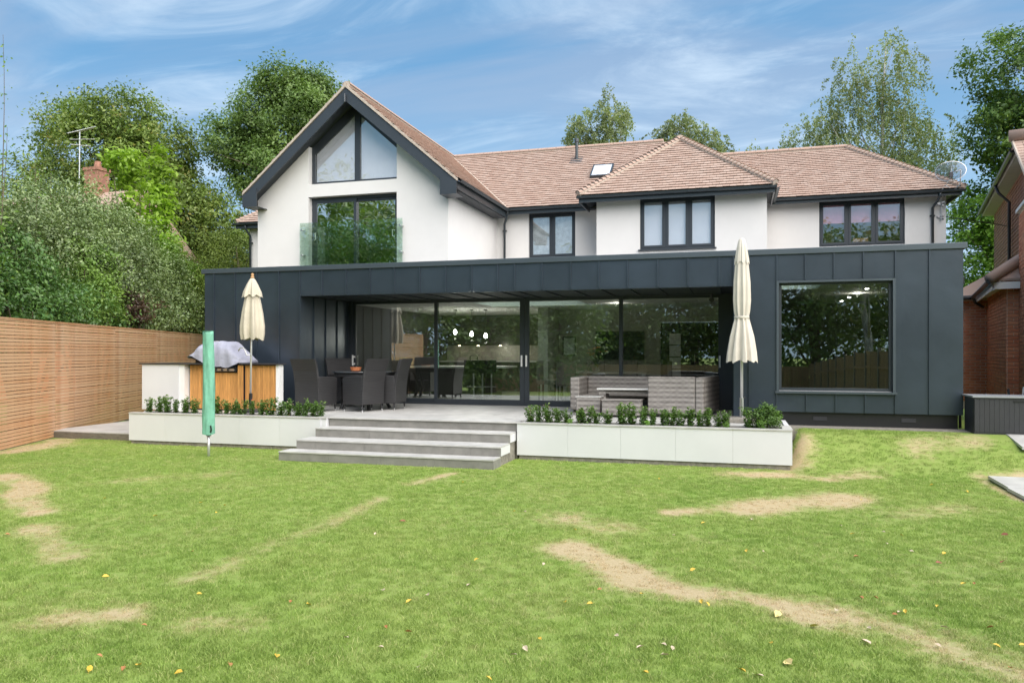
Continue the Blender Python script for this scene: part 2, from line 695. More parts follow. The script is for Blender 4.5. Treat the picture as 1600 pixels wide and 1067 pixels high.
def ground_z(X, Y):
    X = np.asarray(X, float)
    Y = np.asarray(Y, float)
    z = sstep(Y, 11.6, 13.3) * .50 * sstep(X, .80, 1.0)
    z = z + .012 * np.sin(X * 1.3 + .5) * np.cos(Y * 1.1) * (1 - sstep(Y, 9, 12))
    # the garden falls away behind the camera
    z = z - .05 * np.clip(-Y - 1, 0, 60)
    return z


SEG = []


def patch(pts, rad, strength=1.0):
    for a, b in zip(pts[:-1], pts[1:]):
        SEG.append((a, b, rad, strength))


patch([(-9.9, 8.45), (-8.9, 7.9), (-8.3, 7.3), (-7.8, 6.9), (-7.35, 6.6)], .20, 1.1)
patch([(-6.8, 6.1), (-6.3, 5.75), (-5.5, 5.2)], .16, .62)
patch([(-1.46, 6.75), (-1.12, 6.45), (-.8, 6.11), (-.65, 5.89)], .20, 1.1)
patch([(-.65, 5.89), (-.31, 5.72), (0, 5.66), (.26, 5.6)], .17, 1.1)
patch([(.26, 5.55), (.6, 5.42), (.9, 5.35), (1.12, 5.17), (1.35, 4.9), (1.55, 4.65)], .26, .80)
patch([(-.67, 8.5), (0, 9.0), (.5, 9.4)], .16, .8)
patch([(.05, 9.0), (.5, 9.38), (1.01, 9.65), (1.31, 10.0)], .30, 1.0)
patch([(.0, 11.45), (.71, 11.55), (1.2, 11.3)], .22, .95)
patch([(1.2, 11.4), (1.84, 11.8)], .22, .7)
patch([(-3.93, 10.37), (-4.14, 9.36)], .09, .75)
patch([(-4.11, 8.52), (-3.96, 6.66), (-4.01, 6.08), (-3.97, 5.47), (-3.98, 5.0)], .14, .50)
patch([(.85, 12.1), (.95, 12.8)], .22, .75)
patch([(-12.2, 10.4), (-12.5, 11.6), (-12.9, 12.1)], .40, .8)
patch([(-4.3, 4.0), (-3.9, 4.2)], .16, .7)
patch([(-3.3, 4.2), (-3.0, 4.2)], .18, .45)
patch([(-1.6, 7.8), (-1.1, 7.6)], .3, .5)
patch([(-8.2, 8.5), (-7.2, 9.3)], .35, .35)
patch([(1.9, 9.2), (2.6, 9.6)], .35, .4)
patch([(3.2, 11.9), (3.75, 11.98)], .12, .8)
patch([(3.3, 9.6), (3.2, 11.7)], .07, .8)
patch([(-.9, 7.2), (-.2, 7.4)], .4, .28)
patch([(-2.4, 9.0), (-1.4, 9.6)], .4, .25)
patch([(2.6, 12.7), (3.4, 12.9)], .25, .4)


def dryness(X, Y):
    d = np.zeros(np.shape(X))
    for (a, b, r, s) in SEG:
        ax, ay = a
        bx, by = b
        L2 = (bx - ax) ** 2 + (by - ay) ** 2
        t = np.clip(((X - ax) * (bx - ax) + (Y - ay) * (by - ay)) / L2, 0, 1)
        q = np.hypot(X - ax - t * (bx - ax), Y - ay - t * (by - ay))
        wv = 1 + .22 * np.sin(5.3 * X + 2.1 * Y) + .18 * np.sin(3.1 * Y - 7.7 * X + 1) + .15 * np.sin(13 * X + 11 * Y)
        d = np.maximum(d, s * wv * np.exp(-(q / (r * 1.2)) ** 2))
    m = .5 + .25 * np.sin(1.7 * X + .6 * Y + 1) + .25 * np.sin(2.3 * Y - 1.1 * X) + .2 * np.sin(4.1 * X - 2.9 * Y + 2)
    return d * 1.12 + .34 * np.clip(m, 0, 1)


def grid_sheet(name, xs, ys, zf, mat, kind, dry=False, dz=0):
    X, Y = np.meshgrid(xs, ys)
    V = np.stack([X.ravel(), Y.ravel(), (zf(X, Y) + dz).ravel()], 1)
    nx, ny = len(xs), len(ys)
    i = np.arange((nx - 1) * (ny - 1))
    r, c = i // (nx - 1), i % (nx - 1)
    k = r * nx + c
    F = np.stack([k, k + 1, k + 1 + nx, k + nx], 1)
    o = fast_mesh(name, V, F, None, mat)
    o.data.polygons.foreach_set("use_smooth", [True] * len(F))
    a = o.data.attributes.new("dry", 'FLOAT', 'POINT')
    a.data.foreach_set("value", (dryness(X, Y).ravel() if dry else np.full(X.size, .12)).astype(np.float32))
    o['kind'] = kind
    return o


lawn = grid_sheet('lawn', np.arange(-16, 9.01, .1), np.arange(-6, 16.01, .1), ground_z, M['lawn'], 'structure', True)
xs = np.concatenate([np.linspace(-600, -40, 12), np.linspace(-36, 36, 40), np.linspace(40, 600, 12)])
ys = np.concatenate([np.linspace(-600, -44, 12), np.linspace(-40, 60, 50), np.linspace(70, 700, 12)])
ground = grid_sheet('ground', xs, ys, lambda X, Y: -.05 * np.clip(-Y - 1, 0, 60) - .12, M['lawn'], 'structure')


def make_clump(seed, n=16, rad=.055):
    rg = np.random.default_rng(seed)
    V, F = [], []
    for i in range(n):
        a = rg.uniform(0, 6.28)
        r = rad * math.sqrt(rg.uniform())
        x, y = r * math.cos(a), r * math.sin(a)
        h = rg.uniform(.014, .032)
        la = rg.uniform(0, 6.28)
        ln = rg.uniform(.2, 1.1) * h
        wa = rg.uniform(0, 6.28)
        wx, wy = .0026 * math.cos(wa), .0026 * math.sin(wa)
        k = len(V)
        mx_, my_ = x + .35 * ln * math.cos(la), y + .35 * ln * math.sin(la)
        tx, ty = x + ln * math.cos(la), y + ln * math.sin(la)
        V += [(x - wx, y - wy, -.004), (x + wx, y + wy, -.004), (mx_ + wx * .8, my_ + wy * .8, h * .62),
              (mx_ - wx * .8, my_ - wy * .8, h * .62), (tx, ty, h)]
        F += [(k, k + 1, k + 2, k + 3), (k + 3, k + 2, k + 4)]
    me = bpy.data.meshes.new('grass_clump')
    me.from_pydata(V, [], F)
    me.materials.append(M['grass_blade'])
    return bpy.data.objects.new('grass_clump', me)


def points_inside_any(X, Y, rects):
    m = np.zeros(X.shape, bool)
    for (x0, x1, y0, y1) in rects:
        m |= (X > x0) & (X < x1) & (Y > y0) & (Y < y1)
    return m


def grass():
    rg = np.random.default_rng(5)
    P = []
    for (d0, d1, dens) in ((3.0, 5.5, 620), (5.5, 8, 430), (8, 11, 360), (11, 15.5, 360)):
        hw = .80
        n = int(dens * hw * (d1 ** 2 - d0 ** 2))
        d = np.sqrt(rg.uniform(d0 ** 2, d1 ** 2, n))
        l = rg.uniform(-hw, hw, n) * d
        P.append(np.stack([l * .96 - d * .28, l * .28 + d * .96], 1))
    P = np.concatenate(P)
    X, Y = P[:, 0], P[:, 1]
    fx = -12.5 - .45 * (Y - 10.5)
    bad = points_inside_any(X, Y, [(-11.13, .82, 12.03, 30), (-7.15, -3.4, 10.8, 13), (-20, -11, 12.38, 30),
                                   (.6, 9, 13.3, 30), (3.28, 4.25, 10.1, 11.82), (3.85, 6, 12.55, 14)]) | (X < fx + .05)
    bad |= (X > 3.3) & (X < 5.2) & (Y > 12.9)
    P = P[~bad]
    X, Y = P[:, 0], P[:, 1]
    dr = dryness(X, Y)
    keep = rg.uniform(0, 1, len(X)) > np.clip(dr * .55 - .2, 0, .5)
    P, dr = P[keep], dr[keep]
    X, Y = P[:, 0], P[:, 1]
    n = len(X)
    me = bpy.data.meshes.new('lawn_grass')
    me.vertices.add(n)
    me.vertices.foreach_set("co", np.stack([X, Y, ground_z(X, Y)], 1).astype(np.float32).ravel())
    sc_ = (rg.uniform(.7, 1.25, n) * (1 - .45 * np.clip(dr, 0, 1)))
    for nm, val in (('dry', dr), ('tone', rg.uniform(0, 1, n)), ('size', sc_), ('turn', rg.uniform(0, 6.28, n))):
        a = me.attributes.new(nm, 'FLOAT', 'POINT')
        a.data.foreach_set("value", val.astype(np.float32))
    o = bpy.data.objects.new('lawn_grass', me)
    col.objects.link(o)
    setp(o, 'short green grass blades of the back lawn with straw coloured dry trails', 'grass', kind='stuff')
    g = bpy.data.node_groups.new('scatter_grass', 'GeometryNodeTree')
    g.interface.new_socket('Geometry', in_out='INPUT', socket_type='NodeSocketGeometry')
    g.interface.new_socket('Geometry', in_out='OUTPUT', socket_type='NodeSocketGeometry')
    gi = g.nodes.new('NodeGroupInput')
    go = g.nodes.new('NodeGroupOutput')
    m2p = g.nodes.new('GeometryNodeMeshToPoints')
    inst = g.nodes.new('GeometryNodeInstanceOnPoints')
    g2i = g.nodes.new('GeometryNodeGeometryToInstance')
    L = g.links.new
    for s_ in range(4):
        oi = g.nodes.new('GeometryNodeObjectInfo')
        oi.inputs[0].default_value = make_clump(s_)
        L(oi.outputs['Geometry'], g2i.inputs[0])
    L(gi.outputs[0], m2p.inputs[0])
    L(m2p.outputs[0], inst.inputs['Points'])
    L(g2i.outputs[0], inst.inputs['Instance'])
    inst.inputs['Pick Instance'].default_value = True

    def na(nm):
        a = g.nodes.new('GeometryNodeInputNamedAttribute')
        a.data_type = 'FLOAT'
        a.inputs['Name'].default_value = nm
        return a.outputs['Attribute']
    L(na('size'), inst.inputs['Scale'])
    cb = g.nodes.new('ShaderNodeCombineXYZ')
    L(na('turn'), cb.inputs[2])
    L(cb.outputs[0], inst.inputs['Rotation'])
    L(inst.outputs[0], go.inputs[0])
    md = o.modifiers.new('scatter', 'NODES')
    md.node_group = g
    return o


GRASS = grass()

# ------------------------------------------------------------------ terrace, steps, planters, paths
TZ = .60
terr = MB().box(-11.0, -8.5, 12.5, 13.8, 0, TZ - .02).box(-8.5, -.05, 12.5, 15.9, 0, TZ - .02).box(-.05, .72, 12.5, 13.8, 0, TZ - .02) \
    .box(-6.9, -3.45, 12.14, 12.5, 0, TZ - .02).build('terrace', M['footing'])
terr['kind'] = 'structure'
WM[terr.name] = Matrix()
slab_i = 0


def slab_at(x0, x1, y0, y1, z0=TZ - .019, z1=TZ):
    g = .0035
    return MB().box(x0 + g, x1 - g, y0 + g, y1 - g, z0, z1 + random.uniform(-.0008, .0008)).build('paving_slab', M['slab'], terr)


row = 0
y = 12.50
while y < 15.85:
    y1 = min(y + .6, 15.86)
    x = -10.95 + (0 if row % 2 == 0 else -.45)
    while x < .68:
        x1 = x + .9
        a, b = max(x, -10.95), min(x1, .70)
        if y1 > 13.82:
            a = max(a, -8.49)
            b = min(b, -.06)
        if b - a > .08:
            slab_at(a, b, y, y1)
        x = x1
    y = y1
    row += 1
for i in range(4):
    x0 = -6.9 + i * .8625
    slab_at(x0, x0 + .8625, 12.10, 12.50)

steps = thing('garden_steps', 'four wide grey porcelain steps leading from the lawn to the terrace', 'steps', (-5.2, 11.5, 0))
fronts = [10.86, 11.22, 11.72, 12.13]
lefts = [-7.10, -7.0, -6.94, -6.9]
for k in range(4):
    yf = fronts[k]
    z1 = .15 * (k + 1)
    xr = -3.455
    xl = lefts[k]
    n = 4
    wd = (xr - xl) / n
    yb = fronts[k + 1] if k < 3 else 12.5
    if k < 3:
        MB().box(xl + .02, xr - .02, yf + .03, yb + .01, 0, z1 - .021).build('step_core', M['footing'], steps)
    off = [0, .35, .12, .5][k]
    cuts = [xl] + [xl + off + j * .9 for j in range(0 if off else 1, 5) if xl + off + j * .9 < xr - .2] + [xr]
    for a, b in zip(cuts[:-1], cuts[1:]):
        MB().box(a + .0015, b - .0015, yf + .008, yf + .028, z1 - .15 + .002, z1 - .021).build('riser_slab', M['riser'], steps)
        if k < 3:
            MB().box(a + .0015, b - .0015, yf - .004, yb + .006, z1 - .02, z1).build('tread_slab', M['slab'], steps)
    if k < 3:
        for sx, xx in ((-1, xl), (1, xr - .02)):
            MB().box(xx + .001, xx + .019, yf + .03, yb + .02, z1 - .15 + .002, z1 - .021).build(
                'end_slab', M['planter'] if k > 0 and sx > 0 else M['riser'], steps)


def planter(name, label, x0, x1, y0, y1, nfront, end_r):
    t = thing(name, label, 'planter', ((x0 + x1) / 2, (y0 + y1) / 2, 0))
    zt = .60
    MB().box(x0 + .03, x1 - .03, y0 + .03, y1, -.03, .09).build('concrete_footing', M['footing'], t)
    MB().box(x0 + .02, x1 - .02, y0 + .02, y0 + .12, .09, zt - .022).box(x1 - .12, x1 - .02, y0 + .12, y1, .09, zt - .022) \
        .box(x0 + .02, x0 + .12, y0 + .12, y1, .09, zt - .022).box(x0 + .12, x1 - .12, y1 - .08, y1, .09, zt - .022).build('core_wall', M['footing'], t)
    c = (x1 - x0) / nfront
    for i in range(nfront):
        MB().box(x0 + i * c + .0012, x0 + (i + 1) * c - .0012, y0, y0 + .018, .075, zt - .021).build('cladding_slab', M['planter'], t)
        MB().box(x0 + i * c + .001, x0 + (i + 1) * c - .001, y0 - .012, y0 + .13, zt - .02, zt).build('coping_slab', M['slab'], t)
    m = 2 if y1 - y0 > .8 else 1
    for i in range(m):
        ya = y0 + .019 + i * (y1 - y0 - .02) / m
        yb = y0 + .019 + (i + 1) * (y1 - y0 - .02) / m
        if end_r:
            MB().box(x1 - .019, x1, ya, yb - .002, .075, zt - .021).build('cladding_slab', M['planter'], t)
            MB().box(x1 - .13, x1 + .012, max(ya, y0 + .133), yb, zt - .02, zt).build('coping_slab', M['slab'], t)
    MB().box(x0, x0 + .018, y0 + .019, y1, .075, zt - .021).build('cladding_slab', M['planter'], t)
    MB().box(x0 + .13, x1 - .14, y0 + .13, y1 - .08, .3, zt - .05).build('soil_bed', M['soil'], t)
    MB().box(x0 - .005, x1 - .14 if end_r else x1, y1 - .08, y1 - .002, zt - .02, zt).build('coping_slab', M['slab'], t)
    return t


planter('planter', 'long low white clad planter left of the steps beside the wooden fence', -11.12, -7.02, 12.02, 12.49, 5, True)
planter('planter', 'long low white clad planter right of the steps in front of the rattan sofa', -3.43, .80, 12.05, 12.75, 5, True)
# raised corner behind the right planter (terrace returns to the house wall)
MB().box(.73, .80, 12.75, 13.76, 0, TZ - .001).build('terrace_edge', M['planter'], terr)
MB().box(-7.02, -6.92, 12.05, 12.49, .0, TZ - .021).build('terrace_edge', M['planter'], terr)
MB().box(-7.02, -6.91, 12.03, 12.49, TZ - .02, TZ).build('coping_slab', M['slab'], terr)

deck = MB().box(-13.6, -11.14, 12.46, 15, -.05, .125).build('side_path', M['deckside'])
deck['kind'] = 'structure'
WM[deck.name] = Matrix()
for i in range(5):
    for j in range(4):
        x0 = -13.6 + i * .49
        MB().box(x0 + .003, x0 + .487, 12.44 + j * .64 + .003, 12.44 + (j + 1) * .64 - .003, .126, .146).build('paving_slab', M['slab'], deck)
MB().box(-13.6, -11.14, 12.43, 12.455, -.04, .12).build('edge_board', M['deckside'], deck)

pth = MB().box(3.32, 4.2, 10.18, 11.78, -.05, .02).build('path', M['footing'])
pth['kind'] = 'structure'
WM[pth.name] = Matrix()


def sloped_slab(x0, x1, y0, y1, z0, z1):
    v = [(x0, y0, z0 - .04), (x1, y0, z0 - .04), (x1, y1, z1 - .04), (x0, y1, z1 - .04), (x0, y0, z0), (x1, y0, z0), (x1, y1, z1), (x0, y1, z1)]
    MB().add(v, [(0, 3, 2, 1), (4, 5, 6, 7), (0, 1, 5, 4), (1, 2, 6, 5), (2, 3, 7, 6), (3, 0, 4, 7)]).build('paving_slab', M['slab'], pth)


sloped_slab(3.28, 4.2, 10.98, 11.80, .055, .075)
sloped_slab(3.26, 4.2, 10.12, 10.975, .05, .054)
sloped_slab(3.92, 4.8, 12.55, 13.16, .40, .505)
sloped_slab(3.92, 4.8, 13.165, 13.75, .507, .515)
MB().box(.86, 3.7, 13.45, 13.88, .3, .51).build('edging_strip', M['footing'], pth)

# ------------------------------------------------------------------ the house
H = thing('house', 'white rendered house with clay tiled roofs and a dark zinc clad ground floor extension', 'house', (-3.6, 18.4, 0))
YF, YG = 13.8, 15.85


def zt(x):
    return 8.67 - .85 * abs(x + 9.73)


def hole_box(mb, x0, x1, y0, y1, z0, z1, hx0, hx1, hz0, hz1):
    """a wall in the XZ plane with one opening, built of butting boxes"""
    if hx0 > x0:
        mb.box(x0, hx0, y0, y1, z0, z1)
    if x1 > hx1:
        mb.box(hx1, x1, y0, y1, z0, z1)
    if hz0 > z0:
        mb.box(hx0, hx1, y0, y1, z0, hz0)
    if z1 > hz1:
        mb.box(hx0, hx1, y0, y1, hz1, z1)
    return mb


# --- upper walls
gw = MB()
gw.prism([(-12.68, 18.4, 0), (-11.1, 18.4, 0), (-11.1, 18.4, zt(-11.1) - .2), (-12.68, 18.4, zt(-12.68) - .2)], (0, .3, 0))
gw.prism([(-8.5, 18.4, 3.0), (-7.07, 18.4, 3.0), (-7.07, 18.4, zt(-7.07) - .2), (-8.5, 18.4, zt(-8.5) - .2)], (0, .3, 0))
gw.box(-11.1, -8.5, 18.4, 18.7, 5.93, 6.27)
gw.box(-11.1, -8.5, 18.4, 18.7, 3.0, 3.62)
gw.build('wall', M['render'], H, label='white rendered gable end wall')
MB().box(-7.37, -7.07, 18.7, 22.6, 3.0, 6.0).build('wall', M['render'], H)
MB().box(-12.68, -12.38, 18.7, 22.6, 0, 6.0).build('wall', M['render'], H)
MB().box(-15.9, -12.68, 22.6, 22.9, 0, 6.0).box(-15.9, -15.6, 22.9, 29, 0, 6.0).build('wall', M['render'], H)
hole_box(MB(), -7.07, -3.73, 22.6, 22.9, 3.0, 6.0, -6.06, -4.62, 4.60, 5.97).build('wall', M['render'], H)
bw = hole_box(MB(), -3.73, .78, 21.2, 21.5, 3.0, 5.96, -2.53, -.54, 4.55, 5.955)
bw.box(.48, .78, 21.5, 23.3, 3.0, 5.96).box(-3.73, -3.43, 21.5, 22.6, 3.0, 5.96)
bw.build('wall', M['render'], H, label='white rendered projecting bay wall')
ww = hole_box(MB(), .78, 5.47, 23.3, 23.6, 3.0, 6.02, 2.26, 4.46, 4.72, 6.015)
ww.box(5.17, 5.47, 23.6, 28.8, 0, 6.02).box(3.3, 5.17, 23.3, 23.6, 0, 3.0)
ww.build('wall', M['render'], H)


# --- roofs
def roof_plane(poly, name='roof', thick=.10, label=None):
    """poly in 3-D, first edge is the eave (left to right); returns the roof part with its tiles"""
    P = [Vector(p) for p in poly]
    U = (P[1] - P[0]).normalized()
    nn = Vector((0, 0, 0))
    for i in range(len(P)):
        nn += P[i].cross(P[(i + 1) % len(P)])
    N = nn.normalized()
    if N.z < 0:
        N = -N
    W = N.cross(U).normalized()
    if W.z < 0:
        W = -W
    deckm = MB().prism([p - N * .012 for p in P], -N * thick)
    part = deckm.build(name, M['soffit'], H, label=label)
    WM[part.name] = Matrix()
    uv = [((p - P[0]).dot(U), (p - P[0]).dot(W)) for p in P]
    us = [a for a, b in uv]
    wsv = [b for a, b in uv]
    g, tw = .15, .175
    mb = MB()

    def inside(x, y):
        c = False
        j = len(uv) - 1
        for i in range(len(uv)):
            xi, yi = uv[i]
            xj, yj = uv[j]
            if (yi > y) != (yj > y) and x < (xj - xi) * (y - yi) / (yj - yi) + xi:
                c = not c
            j = i
        return c
    j = 0
    wv = 0.0
    while wv < max(wsv):
        u = min(us) - (tw / 2 if j % 2 else 0)
        while u < max(us):
            if inside(u + tw * .5, wv + g * .5):
                tl = random.uniform(-.003, .004)
                sk = random.uniform(-.003, .003)
                a, b = u + .0025, u + tw - .0025
                lo, hi = wv - .03 + sk, wv + g
                h0, h1 = .052 + tl, .018 + tl * .5
                q = [P[0] + U * a + W * lo + N * (h0 - .016), P[0] + U * b + W * lo + N * (h0 - .016 + tl * .5),
                     P[0] + U * b + W * lo + N * (h0 + tl * .5), P[0] + U * a + W * lo + N * h0,
                     P[0] + U * b + W * hi + N * h1, P[0] + U * a + W * hi + N * h1,
                     P[0] + U * b + W * hi, P[0] + U * a + W * hi]
                # front, top, left, right
                mb.add(q, [(0, 1, 2, 3), (3, 2, 4, 5), (0, 3, 5, 7), (1, 6, 4, 2)], random.random())
            u += tw
        wv += g
        j += 1
    mb.build('roof_tiles', M['tile'], part, kind='stuff')
    return part


ridge_me = {}


def ridge_run(p0, p1, part, L=.33, r=.115, name='ridge_tile', taper=0., tilt=0.):
    p0, p1 = Vector(p0), Vector(p1)
    d = (p1 - p0)
    n = max(1, round(d.length / L))
    D = d.normalized()
    side = D.cross(Vector((0, 0, 1))).normalized()
    up = side.cross(D)
    key = (round(L, 3), r, name, taper, round(d.length / n, 3))
    if key not in ridge_me:
        LL = d.length / n
        vs, fs = [], []
        K = 8
        for e, (xx, rr) in enumerate(((0.006, r * (1 + taper)), (LL - .006, r))):
            for q in (rr, rr - .018):
                for k in range(K + 1):
                    a = math.pi * k / K
                    vs.append((xx, q * math.cos(a) * 1.05, q * math.sin(a) * .8 + (tilt * (1 if e == 0 else 0))))
        m = K + 1
        for k in range(K):
            fs.append((k, k + 1, 2 * m + k + 1, 2 * m + k))
            fs.append((m + k + 1, m + k, 3 * m + k, 3 * m + k + 1))
            fs.append((k + 1, k, m + k, m + k + 1))
            fs.append((2 * m + k, 2 * m + k + 1, 3 * m + k + 1, 3 * m + k))
        me = bpy.data.meshes.new(name)
        me.from_pydata(vs, [], fs)
        a = me.attributes.new("tint", 'FLOAT', 'FACE')
        a.data.foreach_set("value", [.12] * len(me.polygons))
        me.materials.append(M['tile'])
        ridge_me[key] = me
    me = ridge_me[key]
    for i in range(n):
        o = bpy.data.objects.new(name, me)
        link(o, part)
        p = p0 + D * (d.length * i / n)
        m4 = Matrix((D.to_4d(), side.to_4d(), up.to_4d(), (0, 0, 0, 1))).transposed()
        m4 = Matrix(((D.x, side.x, up.x, p.x), (D.y, side.y, up.y, p.y), (D.z, side.z, up.z, p.z), (0, 0, 0, 1)))
        o.matrix_basis = m4
    MB().tube([p0 - up * .012, p1 - up * .012], r * (.86 if name == 'ridge_tile' else 1.12), 8).build('mortar_bed', M['mortar'], part)


ze = 6.10
mainL = roof_plane([(-16.2, 22.3, ze), (-12.8, 22.3, ze), (-9.73, 25.8, 8.67), (-12.8, 25.8, 8.67)], label='tiled roof slope left of the gable')
mainR = roof_plane([(-6.72, 22.3, ze), (-2.2, 22.3, ze), (-2.2, 25.8, 8.67), (-9.73, 25.8, 8.67)], label='main tiled roof slope right of the gable')
MB().prism([(-16.2, 22.3, ze - .1), (-12.8, 25.8, 8.55), (-12.8, 25.8, 6.0)], (0, .01, 0)).build('roof', M['soffit'], H)
back = MB()
back.prism([(-16.2, 22.4, ze - .05), (-12.8, 25.8, 8.6), (-16.2, 29.3, ze - .05)], (.05, 0, -.05))
back.prism([(-12.8, 25.85, 8.6), (-2.2, 25.85, 8.6), (-2.2, 29.3, ze - .05), (-16.2, 29.3, ze - .05)], (0, 0, -.1))
back.prism([(-2.25, 22.4, ze), (-2.25, 25.8, 8.58), (-2.25, 29.2, ze)], (.1, 0, 0))
back.build('roof', M['tile'], H)
gabR = roof_plane([(-6.70, 18.0, zt(-6.70)), (-6.70, 22.32, zt(-6.70)), (-9.73, 25.8, 8.67), (-9.73, 18.0, 8.67)], label='right slope of the steep gable roof')
gabL = roof_plane([(-12.78, 22.32, zt(-12.78)), (-12.78, 18.0, zt(-12.78)), (-9.73, 18.0, 8.67), (-9.73, 25.8, 8.67)])
bayF = roof_plane([(-4.18, 20.82, 6.05), (.98, 20.82, 6.05), (-1.6, 23.45, 8.07)], label='front hip of the bay roof')
bayL = roof_plane([(-4.18, 22.35, 6.05), (-4.18, 20.82, 6.05), (-1.6, 23.45, 8.07), (-1.6, 25.0, 8.07)])
bayR = roof_plane([(.98, 20.82, 6.05), (.98, 22.98, 6.05), (-1.6, 25.9, 8.07), (-1.6, 23.45, 8.07)])
wingF = roof_plane([(.95, 22.95, 6.10), (5.80, 22.95, 6.10), (3.29, 26, 8.12), (-1.7, 26, 8.12)], label='tiled roof slope of the right wing')
wb = MB().prism([(5.80, 22.97, 6.05), (5.80, 29, 6.05), (3.29, 26.02, 8.08)], (-.05, 0, -.05))
wb.prism([(-2.1, 26.05, 8.06), (3.29, 26.05, 8.06), (5.8, 29, 6.05), (-2.1, 29, 6.05)], (0, 0, -.1))
wb.build('roof', M['tile'], H)
ridge_run((-12.8, 25.8, 8.70), (-2.3, 25.8, 8.70), mainR)
ridge_run((-1.75, 26, 8.15), (3.29, 26, 8.15), wingF)
ridge_run((-9.73, 17.97, 8.70), (-9.73, 25.7, 8.70), gabR)
ridge_run((-1.6, 23.35, 8.12), (-1.6, 25.8, 8.12), bayR)
for a, b, p in (((-4.18, 20.82, 6.09), (-1.6, 23.45, 8.12), bayF), ((.98, 20.82, 6.09), (-1.6, 23.45, 8.12), bayF),
                ((5.80, 22.95, 6.13), (3.29, 26, 8.16), wingF), ((-16.2, 22.3, 6.13), (-12.8, 25.8, 8.70), mainL)):
    ridge_run(a, b, p, L=.15, r=.085, name='bonnet_tile', taper=.25, tilt=.03)
# valley mortar lines
MB().tube([(-6.70, 22.3, ze + .04), (-9.73, 25.75, 8.70)], .035, 6).build('valley_mortar', M['mortar'], H)
MB().tube([(.98, 22.96, ze + .0), (-1.55, 25.9, 8.12)], .03, 6).build('valley_mortar', M['mortar'], H)
MB().tube([(-4.18, 22.33, ze + .0), (-1.6, 25.0, 8.09)], .03, 6).build('valley_mortar', M['mortar'], H)

# --- gable verge: barge boards, boxed feet, mortar undercloak, soffit
for s, xe in ((-1, -12.80), (1, -6.68)):
    ex = xe
    zl = zt(xe)
    pk = (-9.73, 17.93, 8.67 - .075)
    MB().prism([(-9.73, 17.93, 8.60), (ex, 17.93, zl - .07), (ex, 17.93, zl - .36), (ex - s * .02, 17.93, zl - .36),
                (-9.73, 17.93, 8.60 - .34)], (0, .05, 0)).build('barge_board', M['frame'], H)
    MB().prism([(ex + s * .02, 17.90, zl - .08), (ex + s * .02, 17.90, zl - .40), (ex - s * .42, 17.90, zl - .40), (ex - s * .42, 17.90, zl + .10)],
               (0, .03, 0)).build('verge_foot', M['frame'], H)
    MB().box(ex - s * .42, ex + s * .02, 17.93, 18.398, zl - .40, zl - .385).build('soffit', M['frame'], H)
    MB().prism([(-9.73, 17.90, 8.70), (ex + s * .03, 17.90, zl - .01), (ex + s * .03, 17.90, zl - .075), (-9.73, 17.90, 8.62)], (0, .09, 0)).build('verge_mortar', M['mortar'], H)
    MB().prism([(-9.73, 17.985, 8.67 - .21), (ex - s * .1, 17.985, zt(ex - s * .1) - .21), (ex - s * .1, 17.985, zt(ex - s * .1) - .235), (-9.73, 17.985, 8.67 - .235)],
               (0, .41, 0)).build('soffit', M['soffit'], H)
MB().tube([(-9.73, 17.88, 8.43), (-9.73, 17.88, 8.22)], .03, 6).build('finial', M['frame'], H)


# --- eaves
def gutter(pts, part_name='gutter', r=.062):
    P = [Vector(p) for p in pts]
    mb = MB()
    for a, b in zip(P[:-1], P[1:]):
        d = (b - a).normalized()
        s = Vector((-d.y, d.x, 0))
        K = 7
        vs = []
        for p in (a, b):
            for rr in (r, r - .006):
                for k in range(K + 1):
                    t = math.pi + math.pi * k / K
                    vs.append(p + s * (rr * math.cos(t)) + Vector((0, 0, rr * math.sin(t))))
        m = K + 1
        fs = []
        for k in range(K):
            fs += [(k, k + 1, 2 * m + k + 1, 2 * m + k), (m + k + 1, m + k, 3 * m + k, 3 * m + k + 1),
                   (k, m + k, m + k + 1, k + 1), (2 * m + k, 2 * m + k + 1, 3 * m + k + 1, 3 * m + k)]
        fs += [(0, 2 * m, 3 * m, m), (K, m + K, 3 * m + K, 2 * m + K)]
        mb.add(vs, fs)
    return mb.build(part_name, M['plastic'], H)


def fascia(x0, x1, y0, y1, z0, z1):
    MB().box(x0, x1, y0, y1, z0, z1).build('fascia', M['plastic'], H)


fascia(-6.65, -4.2, 22.26, 22.30, 5.90, 6.085)
fascia(-16.2, -12.8, 22.26, 22.30, 5.90, 6.085)
MB().box(-16.2, -12.4, 22.30, 22.6, 5.93, 5.95).box(-6.7, -3.7, 22.30, 22.6, 5.965, 5.985).build('soffit', M['soffit'], H)
fascia(-4.15, .96, 20.80, 20.84, 5.85, 6.035)
fascia(.92, .96, 20.84, 22.9, 5.85, 6.035)
fascia(-4.16, -4.12, 20.84, 22.28, 5.85, 6.035)
MB().box(-4.12, .92, 20.84, 21.2, 5.955, 5.975).box(.78, .92, 21.2, 23, 5.955, 5.975).build('soffit', M['soffit'], H)
fascia(.97, 5.76, 22.92, 22.96, 5.92, 6.085)
fascia(5.72, 5.76, 22.96, 29, 5.92, 6.085)
MB().box(.92, 5.72, 22.96, 23.3, 6.012, 6.03).box(5.47, 5.72, 23.3, 29, 6.012, 6.03).build('soffit', M['soffit'], H)
gutter([(-6.75, 22.19, 6.06), (-4.2, 22.19, 6.06)])
gutter([(-16.25, 22.19, 6.06), (-12.8, 22.19, 6.06)])
gutter([(-4.2, 20.73, 6.01), (1.0, 20.73, 6.01)])
gutter([(1.03, 20.72, 6.01), (1.03, 22.9, 6.01)])
gutter([(1.0, 22.85, 6.06), (5.83, 22.85, 6.06)])
